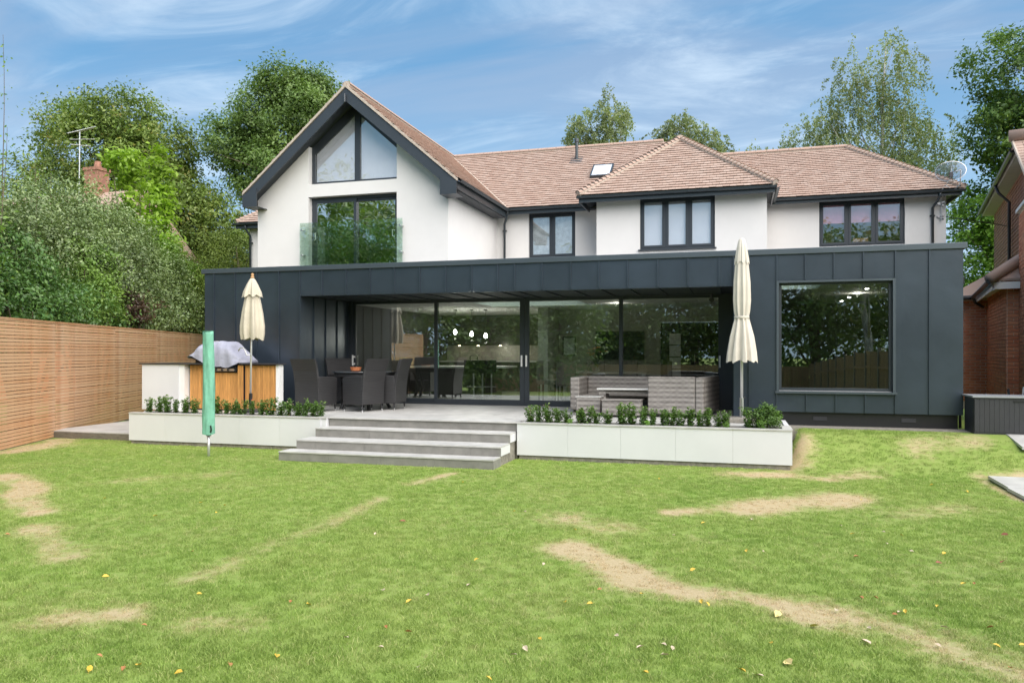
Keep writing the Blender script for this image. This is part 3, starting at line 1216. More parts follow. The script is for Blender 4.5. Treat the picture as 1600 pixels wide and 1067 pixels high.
# gable right eave
MB().box(-6.70, -6.66, 17.98, 22.2, zt(-6.7) - .28, zt(-6.7) - .06).build('fascia', M['plastic'], H)
MB().box(-7.07, -6.70, 18.0, 22.2, zt(-6.7) - .30, zt(-6.7) - .28).build('soffit', M['soffit'], H)
MB().box(-12.84, -12.80, 17.98, 22.2, zt(-12.8) - .28, zt(-12.8) - .06).build('fascia', M['plastic'], H)
gutter([(-6.59, 17.95, zt(-6.7) - .06), (-6.59, 22.15, zt(-6.7) - .06)])
gutter([(-12.92, 17.95, zt(-12.8) - .06), (-12.92, 22.15, zt(-12.8) - .06)])


def downpipe(x, y, z0, z1, xo, yo):
    m = MB().tube([(x + xo, y + yo, z1 + .02), (x + xo, y + yo, z1 - .1), (x, y, z1 - .34), (x, y, z0)], .036, 10)
    for zc in (z1 - .55, (z0 + z1) / 2 - .3):
        m.box(x - .06, x + .06, y, y + .06, zc - .02, zc + .02)
    m.build('downpipe', M['plastic'], H, smooth=True)


downpipe(-6.80, 22.50, 3.3, 6.0, .18, -.28)
downpipe(5.13, 23.23, 3.3, 6.0, .10, -.36)
downpipe(-3.85, 22.35, 3.3, 5.95, .0, -.0)
downpipe(-15.8, 22.5, 0, 6.0, 0, -.28)

# roof vent pipe and roof window
vp = MB().tube([(-5.06, 25.0, 7.95), (-5.06, 25.0, 8.75)], .05, 12).tube([(-5.06, 25, 8.70), (-5.06, 25, 8.80)], .075, 12) \
    .obox((-5.06, 24.95, 8.08), (.2, 0, 0), (0, .19, .135), (0, -.006, .01)).build('vent_pipe', M['plastic'], H)
nrm = Vector((0, -.592, .806))
slp = Vector((0, .806, .592))
c = Vector((-4.05, 24.05, 6.10 + (24.05 - 22.3) * .734)) + nrm * .07
rw = MB().obox(c, (.33, 0, 0), slp * .42, nrm * .05).build('roof_window', M['plastic'], H)
WM[rw.name] = Matrix()
MB().obox(c + nrm * .055, (.28, 0, 0), slp * .37, nrm * .004).build('pane', M['glassup'], rw)
MB().obox(c + nrm * .051, (.28, 0, 0), slp * .37, nrm * .001).build('blind', M['whiteblind'], rw)  # added white sheet, imitates bright cloud reflected in the roof pane


# --- windows
def casement_window(x0, x1, z0, z1, y, n, pane=M['glassup'], label=None, fw=.055, sill=True, depth=.07):
    f = MB()
    f.box(x0, x0 + fw, y, y + depth, z0, z1).box(x1 - fw, x1, y, y + depth, z0, z1)
    f.box(x0 + fw, x1 - fw, y, y + depth, z0, z0 + fw).box(x0 + fw, x1 - fw, y, y + depth, z1 - fw, z1)
    cw = (x1 - x0 - 2 * fw) / n
    for i in range(1, n):
        xc = x0 + fw + i * cw
        f.box(xc - .03, xc + .03, y, y + depth, z0 + fw, z1 - fw)
    part = f.build('window', M['frame'], H, label=label)
    WM[part.name] = Matrix()
    for i in range(n):
        a = x0 + fw + i * cw + (.03 if i else .0)
        b = x0 + fw + (i + 1) * cw - (.03 if i < n - 1 else 0.)
        s = .058
        c = MB()
        za, zb = z0 + fw, z1 - fw
        yy = y - .018
        c.box(a, a + s, yy, yy + .05, za, zb).box(b - s, b, yy, yy + .05, za, zb)
        c.box(a + s, b - s, yy, yy + .05, za, za + s).box(a + s, b - s, yy, yy + .05, zb - s, zb)
        c.build('casement', M['frame'], part)
        MB().box(a + s, b - s, yy + .02, yy + .026, za + s, zb - s).build('pane', pane, part)
    if sill:
        MB().box(x0 - .04, x1 + .04, y - .14, y + .02, z0 - .035, z0 - .002).build('sill', M['frame'], part)
    return part


w2 = casement_window(-6.06, -4.62, 4.60, 5.96, 22.68, 2, label='two light window with frosted panes')
MB().box(-5.98, -4.70, 22.735, 22.74, 4.66, 5.9).build('net_curtain', M['net'], w2)
w3 = casement_window(-2.53, -.54, 4.55, 5.95, 21.27, 3, label='three light bay window with white blinds')
for i in range(3):
    MB().box(-2.45 + i * .62, -1.86 + i * .62, 21.33, 21.335, 4.62 if i else 4.62, 5.88).build('blind', M['whiteblind'], w3)
w4 = casement_window(2.26, 4.46, 4.72, 6.0, 23.37, 3, label='three light window with half drawn pink blinds', sill=False)
for i in range(3):
    MB().box(2.34 + i * .69, 2.98 + i * .69, 23.425, 23.43, 5.38, 5.93).build('blind', M['pinkblind'], w4)
# small rooms behind the upper windows
rm = MB()
for (a, b, ya, yb, z0, z1) in ((-6.9, -3.9, 22.9, 25.0, 3.4, 6.0), (-3.4, .4, 21.5, 24.5, 3.4, 5.96), (.9, 5.1, 23.6, 26.5, 3.4, 6.02), (-12.3, -7.4, 18.72, 22.5, 3.4, 6.05)):
    rm.add([(a, yb, z0), (b, yb, z0), (b, yb, z1), (a, yb, z1), (a, ya, z0), (b, ya, z0), (b, ya, z1), (a, ya, z1)],
           [(0, 1, 2, 3), (4, 0, 3, 7), (1, 5, 6, 2), (4, 5, 1, 0)] + ([(3, 2, 6, 7)] if z1 > 5.9 and a > -7.2 else []))
rm.build('room_lining', M['inwall'], H)
MB().box(-12.3, -7.4, 18.75, 22.5, 6.06, 6.12).build('room_floor', M['inwall'], H)

# gable triangular window
yw = 18.58
gwf = MB()
gwf.prism([(-11.1, yw, 6.27), (-11.0, yw, 6.27), (-11.0, yw, zt(-11.0) - .2), (-11.1, yw, zt(-11.1) - .2)], (0, .08, 0))
gwf.prism([(-8.5, yw, 6.27), (-8.58, yw, 6.27), (-8.58, yw, zt(-8.58) - .2), (-8.5, yw, zt(-8.5) - .2)], (0, .08, 0))
gwf.box(-11.0, -8.58, yw, yw + .08, 6.27, 6.36)
gwf.prism([(-9.81, yw, 6.36), (-9.65, yw, 6.36), (-9.65, yw, 8.2), (-9.73, yw, 8.45), (-9.81, yw, 8.2)], (0, .08, 0))
gwf.prism([(-11.0, yw, zt(-11.0) - .2), (-11.0, yw, 7.12), (-9.81, yw, 8.10), (-9.81, yw, zt(-9.81) - .2)], (0, .08, 0))
gwf.prism([(-8.58, yw, zt(-8.58) - .2), (-8.58, yw, 7.12), (-9.65, yw, 8.06), (-9.65, yw, zt(-9.65) - .2)], (0, .08, 0))
gwp = gwf.build('window', M['frame'], H, label='large triangular gable window of two panes')
WM[gwp.name] = Matrix()
MB().prism([(-11.0, yw + .03, 6.36), (-9.81, yw + .03, 6.36), (-9.81, yw + .03, 8.10), (-11.0, yw + .03, 7.12)], (0, .006, 0)).build('pane', M['glassup'], gwp)
MB().prism([(-9.65, yw + .03, 6.36), (-8.58, yw + .03, 6.36), (-8.58, yw + .03, 7.12), (-9.65, yw + .03, 8.06)], (0, .006, 0)).build('pane', M['glassup'], gwp)
for a, b in ((-10.98, -9.82), (-9.64, -8.6)):
    MB().prism([(a, yw + .06, 6.3), (b, yw + .06, 6.3), (b, yw + .06, zt(b) - .3), (a, yw + .06, zt(a) - .3)], (0, .01, 0)).build('blind', M['whiteblind'], gwp)  # added white sheets, imitate overcast sky reflected in the gable panes

# balcony sliding door and glass balustrade
yd = 18.58
bd = MB()
x0, x1, z0, z1 = -11.1, -8.5, 3.62, 5.93
bd.box(x0, x0 + .07, yd, yd + .1, z0, z1).box(x1 - .07, x1, yd, yd + .1, z0, z1).box(x0 + .07, x1 - .07, yd, yd + .1, z1 - .07, z1).box(x0 + .07, x1 - .07, yd, yd + .1, z0, z0 + .06)
bdp = bd.build('balcony_door', M['frame'], H, label='upstairs sliding door with reflections of trees')
WM[bdp.name] = Matrix()
for a, b, yy in ((x0 + .07, -9.76, yd - .004), (-9.84, x1 - .07, yd + .05)):
    f = MB().box(a, a + .08, yy, yy + .045, z0 + .06, z1 - .07).box(b - .08, b, yy, yy + .045, z0 + .06, z1 - .07)
    f.box(a + .08, b - .08, yy, yy + .045, z1 - .15, z1 - .07).box(a + .08, b - .08, yy, yy + .045, z0 + .06, z0 + .14)
    f.build('sash', M['frame'], bdp)
    MB().box(a + .08, b - .08, yy + .02, yy + .026, z0 + .14, z1 - .15).build('pane', M['glassdoor'], bdp)
bal = MB().box(-11.27, -8.27, 18.24, 18.255, 3.45, 5.21).build('balustrade', M['balus'], H, label='frameless glass balcony balustrade')
WM[bal.name] = Matrix()
for xx in (-11.21, -8.33):
    for z in (5.02, 4.35, 3.75):
        MB().tube([(xx, 18.21, z), (xx, 18.40, z)], .028, 12).build('fixing_stud', M['steel'], bal)
for xx, s in ((-11.0, 1), (-8.62, -1)):
    MB().tube([(xx, 18.54, 4.95), (xx + s * .05, 18.50, 4.97), (xx + s * .05, 18.50, 4.80), (xx, 18.54, 4.78)], .014, 6).build('door_handle', M['white'], bdp)

# --- zinc extension
EXT = MB()
EXT.box(-10.78, -8.55, 13.835, 14.0, .3, 3.38)
EXT.box(-10.78, -10.6, 14.0, 18.4, .0, 3.38)
EXT.box(-8.75, -8.55, 14.0, 15.78, .3, 3.38)
EXT.box(-8.55, -.02, 13.835, 14.0, 2.935, 3.38)
EXT.box(-8.55, -.02, 14.0, 15.98, 2.935, 3.3)
EXT.box(-.02, .15, 14.0, 15.9, .3, 3.38)
hole_box(EXT, -.02, 3.46, 13.835, 14.0, .74, 3.38, .70, 2.46, 1.09, 2.92)
EXT.box(3.30, 3.46, 14.0, 23.2, .3, 3.38)
ext = EXT.build('extension', M['soffit'], H, label='single storey extension clad in dark standing seam zinc')
WM[ext.name] = Matrix()
MB().box(.62, 3.42, 13.87, 14.0, .2, .735).build('plinth', M['black'], ext)
for xx in (2.6, 1.25):
    MB().box(xx, xx + .215, 13.858, 13.868, .60, .665).build('air_brick', M['boxp'], ext)


def panel(x0, x1, z0, z1, y=YF, rib=True):
    m = MB().box(x0 + .004, x1 - .004, y, y + .03, z0, z1)
    if rib:
        m.box(x1 - .013, x1 + .009, y - .026, y - .001, z0 + .002, z1 - .002)
    return m.build('cladding_panel', M['zinc'], ext)


cuts = [-10.81, -10.57, -10.05, -9.53, -9.0, -8.51]
for a, b in zip(cuts[:-1], cuts[1:]):
    panel(a, b, .615, 3.40)
cuts = [-8.51, -8.01, -7.47, -6.94, -6.42, -5.88, -5.35, -4.82, -4.3, -3.97, -3.44, -2.9, -2.38, -1.86, -1.33, -.81, -.28, -.04]
for a, b in zip(cuts[:-1], cuts[1:]):
    panel(a, b, 2.905, 3.40)
    # soffit tray behind it with its seam
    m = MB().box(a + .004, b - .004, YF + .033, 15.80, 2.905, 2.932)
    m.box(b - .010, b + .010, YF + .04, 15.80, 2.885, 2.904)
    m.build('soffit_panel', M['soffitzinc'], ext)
MB().box(-8.49, -.04, YF - .006, YF + .028, 2.885, 2.903).build('edge_trim', M['zinc'], ext)
for a, b in ((-.04, .22), (.22, .67)):
    panel(a, b, .74 if a > .1 else .615, 3.40)
cuts = [.67, 1.12, 1.57, 2.02, 2.50]
for a, b in zip(cuts[:-1], cuts[1:]):
    panel(a, b, 2.96, 3.40)
for a, b in zip([.67, 1.14, 1.60, 2.05], [1.14, 1.60, 2.05, 2.50]):
    panel(a, b, .74, 1.05)
for a, b in ((2.50, 3.0), (3.0, 3.49)):
    panel(a, b, .74, 3.40, rib=b < 3.4)
MB().box(3.462, 3.49, 13.833, 18.3, .74, 3.40).build('cladding_panel', M['zinc'], ext)
for i in range(4):
    a, b = 13.835 + i * .49, 13.835 + (i + 1) * .49
    m = MB().box(-8.548, -8.52, a + .003, b - .003, .615, 2.885)
    m.box(-8.519, -8.495, b - .012, b + .008, .62, 2.88)
    m.build('cladding_panel', M['zinc'], ext)
    MB().box(-.05, -.022, a + .003, b - .003, .615, 2.885).build('cladding_panel', M['zinc'], ext)
cap = MB().box(-10.87, 3.54, 13.765, 14.03, 3.402, 3.50).box(-10.87, -10.55, 14.03, 18.4, 3.402, 3.50).box(3.27, 3.54, 14.03, 23.2, 3.402, 3.50)
cap.build('parapet_cap', M['zinccap'], ext, bevel=.006)
# window surround and big window
f = MB()
f.box(.66, .70, 13.77, 13.98, 1.055, 2.955).box(2.46, 2.50, 13.77, 13.98, 1.055, 2.955).box(.70, 2.46, 13.77, 13.98, 2.92, 2.955).box(.64, 2.52, 13.74, 13.98, 1.055, 1.09)
bwp = f.build('window', M['zinccap'], ext, label='large square picture window')
MB().box(.70, .745, 13.86, 13.93, 1.09, 2.92).box(2.415, 2.46, 13.86, 13.93, 1.09, 2.92).box(.745, 2.415, 13.86, 13.93, 2.885, 2.92).box(.745, 2.415, 13.86, 13.93, 1.09, 1.145).build('window_frame', M['frame'], ext)
MB().box(.745, 2.415, 13.89, 13.898, 1.145, 2.885).build('pane', M['glass'], ext)
MB().box(.70, 2.46, 13.855, 13.885, 1.088, 1.10).build('sill', M['alu'], ext)

# roof slab and rooflights
rs = MB()
rs.box(-10.6, -5.7, 16.0, 18.39, 3.14, 3.28).box(-3.3, .8, 16.0, 18.39, 3.14, 3.28).box(-5.7, -3.3, 17.9, 18.39, 3.14, 3.28).box(-5.7, -3.3, 16.0, 16.35, 3.14, 3.28)
rs.box(.8, 1.55, 16.5, 18.39, 3.14, 3.28).box(.8, 1.55, 14.02, 14.55, 3.14, 3.28).box(1.55, 3.29, 14.02, 18.39, 3.14, 3.28).box(.16, .8, 14.02, 15.98, 3.14, 3.28)
rs.box(-10.6, -8.76, 14.02, 15.98, 3.14, 3.28)
rs.box(-7.06, 3.29, 18.4, 23.2, 3.14, 3.28)
rs.build('flat_roof', M['lead'], ext)
for (a, b, c_, d) in ((-5.7, -3.3, 16.35, 17.9), (.8, 1.55, 14.55, 16.5)):
    rl = MB().box(a - .1, a - .002, c_ - .1, d + .1, 3.282, 3.42).box(b + .002, b + .1, c_ - .1, d + .1, 3.282, 3.42).box(a, b, c_ - .1, c_ - .002, 3.282, 3.42).box(a, b, d + .002, d + .1, 3.282, 3.42) \
        .build('rooflight', M['frame'], H)
    WM[rl.name] = Matrix()
    MB().box(a - .08, b + .08, c_ - .08, d + .08, 3.425, 3.44).build('pane', M['balus'], rl)

# sliding doors
yg = YG
fr = MB().box(-8.515, -8.44, yg - .02, yg + .13, .605, 2.98).box(-.27, -.055, yg - .02, yg + .13, .605, 2.98).box(-8.44, -.27, yg - .02, yg + .13, 2.90, 2.98).box(-8.44, -.27, yg - .02, yg + .13, .603, .64)
sd = fr.build('sliding_door', M['frame'], H, label='wide four panel sliding glass door')
WM[sd.name] = Matrix()
for (a, b, yy) in ((-8.44, -6.35, .055), (-6.42, -4.35, .0), (-4.345, -2.25, .0), (-2.32, -.27, .055)):
    sl, sr = (.07, .07)
    if abs(b + 4.35) < .01:
        sr = .10
    if abs(a + 4.345) < .01:
        sl = .10
    f = MB().box(a, a + sl, yg + yy, yg + yy + .05, .641, 2.899).box(b - sr, b, yg + yy, yg + yy + .05, .641, 2.899)
    f.box(a + sl, b - sr, yg + yy, yg + yy + .05, 2.84, 2.899).box(a + sl, b - sr, yg + yy, yg + yy + .05, .641, .72)
    f.build('sash', M['frame'], sd)
    MB().box(a + sl, b - sr, yg + yy + .022, yg + yy + .030, .72, 2.84).build('pane', M['glass'], sd)
for xx in (-8.40, -4.40, -4.295, -.31):
    MB().box(xx - .018, xx + .018, yg - .045, yg - .03, 1.44, 1.68).box(xx - .012, xx + .012, yg - .03, yg + (.055 if abs(xx + 4.35) > 1 else 0), 1.46, 1.50).box(xx - .012, xx + .012, yg - .03, yg + (.055 if abs(xx + 4.35) > 1 else 0), 1.62, 1.66) \
        .build('door_handle', M['white'], sd)
# security camera at the corner of the soffit
MB().tube([(-.45, 15.35, 2.88), (-.45, 15.35, 2.80), (-.45, 15.28, 2.77)], .02, 8).tube([(-.45, 15.42, 2.77), (-.45, 15.2, 2.75)], .045, 12).build('security_camera', M['boxp'], H)

# --- interior shell
B('interior_floor', M['floor'], H, -8.6, 3.2, 15.98, 22.4, .50, .595)
ce = MB().box(-8.6, -5.7, 16.0, 22.4, 2.86, 3.1).box(-3.3, .2, 16.0, 22.4, 2.86, 3.1).box(-5.7, -3.3, 17.9, 22.4, 2.86, 3.1).box(-5.7, -3.3, 16.0, 16.35, 2.86, 3.1)
ce.box(-8.5, -.3, 15.985, 15.999, 2.86, 2.93)
ce.box(.2, .8, 14.02, 21.4, 3.02, 3.1).box(1.55, 3.29, 14.02, 21.4, 3.02, 3.1).box(.8, 1.55, 16.5, 21.4, 3.02, 3.1).box(.8, 1.55, 14.02, 14.55, 3.02, 3.1)
ce.build('ceiling', M['ceil'], H)
MB().box(-8.7, -8.6, 15.98, 22.4, .5, 3.1).build('cabinet_wall', M['indark'], H)  # inner wall coloured dark so garden reflections show in the left panes
iw = MB()
iw.box(-4.75, -4.5, 18.6, 22.0, .6, 2.86)
iw.box(-4.5, -1.95, 19.9, 20.1, .6, 2.86)
iw.build('partition_wall', M['inwall'], H, label='pale partition wall with the wall screen')
MB().box(-8.6, -4.75, 22.3, 22.4, .6, 2.86).build('back_wall', M['inwall'], H)
MB().box(.15, .28, 14.0, 21.5, .6, 3.1).build('dividing_wall', M['inwall'], H)
MB().box(.28, 3.3, 21.4, 21.5, .5, 3.1).box(.2, 3.3, 14.0, 21.4, .45, .595).build('dark_wall', M['indark'], H)
MB().box(-1.95, .15, 19.9, 20.1, 2.52, 2.86).box(-1.95, -1.85, 19.85, 20.1, .6, 2.52).build('door_surround', M['inwall'], H)
dd = MB().box(-1.85, .14, 19.95, 20.0, .6, 2.5).build('interior_door', M['black'], H, label='black interior double door with an obscured glass strip')
WM[dd.name] = Matrix()
for k in range(5):
    z0 = .72 + k * .305
    MB().box(-1.63, -1.35, 19.935, 19.948, z0, z0 + .28).build('glass_panel', M['white'], dd)
MB().tube([(-1.0, 19.90, 1.45), (-1.0, 19.90, 1.70)], .012, 8).build('door_handle', M['steel'], dd)
MB().box(-1.88, .14, 19.88, 19.895, 2.50, 2.53).build('architrave', M['white'], H)
# tall dark larder units, wall units, worktops
MB().box(-8.6, -4.75, 21.7, 22.3, .6, 1.45).build('base_cabinets', M['indark'], H)
MB().box(-8.6, -4.75, 21.66, 22.3, 1.45, 1.49).build('worktop', M['white'], H)
MB().box(-8.6, -4.75, 21.95, 22.3, 1.95, 2.84).build('wall_cabinets', M['indark'], H)
for xx in (-8.1, -7.5, -6.8, -6.1, -5.4):
    MB().tube([(xx, 22.05, 1.948), (xx, 22.05, 1.935)], .035, 10).build('cabinet_light', M['warm'], H)
MB().box(.6, 1.4, 21.0, 21.38, .6, 2.4).build('dark_cupboard', M['black'], H)
for yy in (16.78, 18.0, 19.3, 20.6):
    MB().tube([(2.52, yy, 3.018), (2.52, yy, 3.012)], .035, 12).build('downlight', M['lamp'], H)

# ------------------------------------------------------------------ things inside the glass
t = thing('kitchen_island', 'dark kitchen island with a white worktop seen through the sliding door', 'kitchen island', (-7.3, 19.0, .6))
MB().box(-8.1, -6.0, 18.7, 19.6, .6, 1.34).build('base', M['indark'], t)
MB().box(-8.2, -5.6, 18.6, 19.7, 1.342, 1.385).build('worktop', M['white'], t)
t = thing('kitchen_tap', 'arched dark tap standing on the kitchen island', 'tap', (-6.65, 19.1, 1.387))
MB().tube([(-6.72, 19.1, 1.387), (-6.72, 19.1, 1.63), (-6.68, 19.1, 1.66), (-6.55, 19.1, 1.66), (-6.52, 19.1, 1.63), (-6.52, 19.1, 1.52)], .014, 8).build('spout', M['black'], t)
for i, (x, y, z, l) in enumerate([(-7.1, 19, 2.27, 'left'), (-6.66, 19.05, 2.22, 'middle'), (-6.29, 19.1, 2.17, 'right')]):
    t = thing('pendant_light', 'lit glass pendant bulb over the kitchen island, %s one of three' % l, 'pendant light', (x, y, 2.86), 'pendant lights over the kitchen island')
    MB().lathe((x, y, z), [(.002, -.06), (.035, -.045), (.045, 0), (.03, .05), (.012, .07)], 14).build('bulb', M['lamp'], t, smooth=True)
    MB().tube([(x, y, z + .07), (x, y, 2.84)], .005, 6).build('cord', M['black'], t)
    MB().tube([(x, y, 2.835), (x, y, 2.858)], .05, 12).build('ceiling_rose', M['black'], t)
for (x, y, z, e) in ((-7.1, 19, 2.10, 3.2), (-6.66, 19.05, 2.05, 3.2), (-6.29, 19.1, 2.0, 3.2), (-6.6, 21.9, 1.88, 1.3), (-2.62, 17.4, 2.82, 4.0), (2.52, 18.0, 2.97, 4.0)):
    ld = bpy.data.lights.new('room_lamp', 'POINT')
    ld.energy = e
    ld.color = (1, .93, .82)
    ld.shadow_soft_size = .025
    lo = bpy.data.objects.new('room_lamp', ld)
    lo.location = (x, y, z)
    col.objects.link(lo)
for i, (x, w_) in enumerate([(-6.36, 'left'), (-6.14, 'middle'), (-5.92, 'right')]):
    y = 18.35 + i * .05
    t = thing('bar_stool', 'chrome and black bar stool at the kitchen island, %s one of three' % w_, 'bar stool', (x, y, .6), 'bar stools at the kitchen island')
    MB().tube([(x, y, .62), (x, y, 1.22)], .022, 10).build('column', M['steel'], t)
    MB().lathe((x, y, .6), [(.2, 0), (.2, .01), (.03, .03)], 20).build('base', M['steel'], t)
    MB().tube([(x - .15, y - .1, .88), (x + .15, y - .1, .88)], .012, 8).build('footrest', M['steel'], t)
    MB().box(x - .19, x + .19, y - .18, y + .18, 1.22, 1.30).build('seat', M['black'], t, bevel=.02)
    MB().box(x - .19, x + .19, y - .22, y - .18, 1.26, 1.55).build('backrest', M['black'], t, bevel=.015)
tv = thing('television', 'black wall mounted television on the pale partition wall', 'television', (-2.9, 19.87, 1.9))
MB().box(-3.5, -2.28, 19.84, 19.895, 1.58, 2.27).build('screen', M['smoked'], tv)
MB().box(-3.52, -2.26, 19.85, 19.897, 1.56, 2.29).build('bezel', M['black'], tv)
t = thing('dining_table', 'pale dining table with a glass top behind the sliding door', 'dining table', (-3.0, 17.6, .6))
MB().box(-4.02, -1.9, 17.2, 18.1, 1.27, 1.30).build('tabletop', M['paleglass'], t)
for a, b in ((-3.97, 17.25), (-2.02, 17.25), (-3.97, 18.0), (-2.02, 18.0)):
    MB().box(a, a + .08, b, b + .08, .6, 1.268).build('leg', M['white'], t)


def dchair(x, y, rz, lab):
    t = thing('dining_chair', lab, 'dining chair', (x, y, .6), 'grey dining chairs indoors')
    q = Matrix.Rotation(rz, 3, 'Z')

    def bx_(n, m, c, h):
        cc = q @ Vector(c) + Vector((x, y, .6))
        MB().obox(cc, q @ Vector((h[0], 0, 0)), q @ Vector((0, h[1], 0)), (0, 0, h[2])).build(n, m, t, bevel=.012 if m is M['fabric'] else 0)
    bx_('seat', M['fabric'], (0, 0, .44), (.22, .22, .05))
    bx_('backrest', M['fabric'], (0, -.22, .68), (.22, .035, .26))
    for a in (-.19, .19):
        for b in (-.19, .19):
            bx_('leg', M['black'], (a, b, .195), (.018, .018, .195))


dchair(-3.62, 16.95, 0, 'grey upholstered dining chair nearest the glass at the table')
dchair(-4.25, 17.7, -1.57, 'grey dining chair at the left end of the dining table')
dchair(-3.3, 18.45, 3.14, 'grey dining chair at the far side behind the flower vase')
dchair(-2.5, 18.45, 3.14, 'grey dining chair at the far side below the television')
dchair(-1.65, 17.6, 1.57, 'grey dining chair at the right end near the black door')
t = thing('flower_vase', 'glass vase of orange lilies on the dining table', 'flower vase', (-3.1, 17.75, 1.302))
MB().lathe((-3.1, 17.75, 1.302), [(.04, 0), (.06, .04), (.045, .14), (.055, .2)], 16).build('vase', M['balus'], t, smooth=True)
fl = MB()
st = MB()
for i in range(16):
    a = random.uniform(0, 6.28)
    r = random.uniform(.05, .24)
    z = 1.62 + random.uniform(0, .24)
    c = (-3.1 + r * math.cos(a), 17.75 + r * math.sin(a) * .7, z)
    st.tube([(-3.1, 17.75, 1.36), c], .004, 4)
    for k in range(6):
        b = k * 1.047 + a
        p = Vector(c)
        d = Vector((math.cos(b), math.sin(b), .4)) * .055
        n = Vector((-math.sin(b), math.cos(b), 0)) * .014
        fl.add([p, p + d * .5 + n, p + d, p + d * .5 - n], [(0, 1, 2, 3)])
fl.build('flowers', M['lily'], t)
st.build('stems', foliage('stem_green', (.06, .12, .03), (.09, .17, .04)), t)
t = thing('framed_picture', 'small framed picture on the pale wall left of the television', 'picture', (-4.2, 19.88, 1.9))
MB().box(-4.4, -4.05, 19.87, 19.897, 1.65, 2.15).build('frame', M['frame'], t)
MB().box(-4.37, -4.08, 19.862, 19.869, 1.68, 2.12).build('picture', M['net'], t)
t = thing('wooden_box', 'small pale wooden box on the sill behind the pink blinds', 'box', (3.36, 23.55, 4.78))
MB().box(3.17, 3.56, 23.47, 23.56, 4.80, 4.95).build('box_front', M['wood'], t)
MB().box(3.20, 3.53, 23.565, 23.66, 4.80, 4.93).build('box_body', M['wood'], t)

# ------------------------------------------------------------------ rattan dining set
RC = MB


def rattan_chair():
    t = thing('rattan_armchair', 'x', 'armchair', (0, 0, 0), 'dark rattan armchairs round the terrace table')
    # local: front = +y, back = -y, width in x
    W2 = .29
    # curved backrest: loft of a profile in (y,z), across x
    prof = [(-.24, .14), (-.245, .38), (-.262, .58), (-.30, .78), (-.355, .95), (-.385, 1.02)]
    th = .05
    m = MB()
    outer = [(y, z) for y, z in prof]
    inner = [(y + th, z - (.0 if i < len(prof) - 1 else .01)) for i, (y, z) in enumerate(prof)]
    ring = outer + inner[::-1]
    vs = []
    for sx, f in ((-1, 1), (1, 1)):
        for (y, z) in ring:
            ww = W2 - .012 * max(0, (z - .6)) * 2 + (.02 if z > .9 else 0)
            vs.append((sx * ww, y, z))
    n = len(ring)
    fs = [tuple(range(n - 1, -1, -1)), tuple(range(n, 2 * n))]
    for i in range(n):
        j = (i + 1) % n
        fs.append((i, j, j + n, i + n))
    m.add(vs, fs)
    m.build('backrest', M['rattan'], t, bevel=.006)
    for s in (-1, 1):
        a = MB().prism([(s * W2, -.195, .13), (s * W2, .30, .13), (s * W2, .31, .64), (s * W2, .25, .665), (s * W2, -.22, .685)], (-s * .05, 0, 0))
        a.build('armrest', M['rattan'], t, bevel=.01)
    MB().box(-W2 + .052, W2 - .052, -.19, .285, .13, .42).build('seat', M['rattan'], t, bevel=.012)
    for sx in (-1, 1):
        for sy, yy in ((-1, -.2), (1, .27)):
            lg = MB().tube([(sx * .26, yy, .14), (sx * .265, yy + sy * .01, .035)], [.017, .015], 8).build('leg', M['black'], t)
            WM[lg.name] = Matrix()
            MB().tube([(sx * .265, yy + sy * .01, .036), (sx * .266, yy + sy * .011, 0)], [.016, .014], 8).build('foot_cap', M['steel'], lg)
    return t


CH = rattan_chair()
CH['label'] = 'dark rattan armchair nearest the hedge with its tall back to the left planter'
CH.location = (-7.86, 13.27, TZ)
CH.rotation_euler = (0, 0, R(-9))
copy_thing(CH, 'dark rattan armchair in the middle facing the table with its side to the steps', None, (-6.98, 13.62, TZ), R(72))
copy_thing(CH, 'dark rattan armchair furthest right with its curved back towards the glass door', None, (-6.72, 14.22, TZ), R(92))
copy_thing(CH, 'dark rattan armchair on the far side of the table against the zinc recess wall', None, (-7.98, 14.72, TZ), R(-122))
t = thing('garden_table', 'round dark rattan dining table with a smoked glass top between the armchairs', 'table', (-7.25, 14.2, TZ))
MB().lathe((-7.25, 14.2, TZ), [(.0, .735), (.66, .735), (.665, .75), (.66, .765), (0, .765)], 48).build('tabletop', M['smoked'], t)
MB().lathe((-7.25, 14.2, TZ), [(.60, .66), (.63, .67), (.63, .733), (.3, .733)], 40).build('rim', M['rattan'], t)
for k in range(4):
    a = k * 1.571 + .6
    MB().tube([(-7.25 + .5 * math.cos(a), 14.2 + .5 * math.sin(a), TZ), (-7.25 + .32 * math.cos(a), 14.2 + .32 * math.sin(a), TZ + .3), (-7.25 + .5 * math.cos(a), 14.2 + .5 * math.sin(a), TZ + .68)], .035, 8).build('leg', M['rattan'], t)
t = setp(MB().lathe((-7.42, 14.1, TZ + .766), [(.0, .005), (.075, .005), (.10, .01), (.105, .055), (.115, .056), (.115, .075), (.098, .075), (.09, .02), (0, .018)], 28).build('terracotta_bowl', M['terracotta'], None, smooth=False),
         'shallow orange terracotta dish on the round glass table', 'bowl')

# ------------------------------------------------------------------ rattan lounge set
SF = thing('corner_sofa', 'grey rattan corner sofa frame without cushions beside the sliding door', 'sofa', (-1.6, 14.4, TZ))


def rot_mesh(mb, ang, piv):
    c_, s_ = math.cos(ang), math.sin(ang)
    mb.v = [(piv[0] + (x - piv[0]) * c_ - (y - piv[1]) * s_, piv[1] + (x - piv[0]) * s_ + (y - piv[1]) * c_, z) for x, y, z in mb.v]
    return mb


def sofa_box(n, x0, x1, y0, y1, z0, z1, par=SF, bev=.02):
    return rot_mesh(MB().box(x0, x1, y0, y1, z0, z1), 0, (0, 0)).build(n, M['rattan2'], par, bevel=bev)


zb = TZ + .06
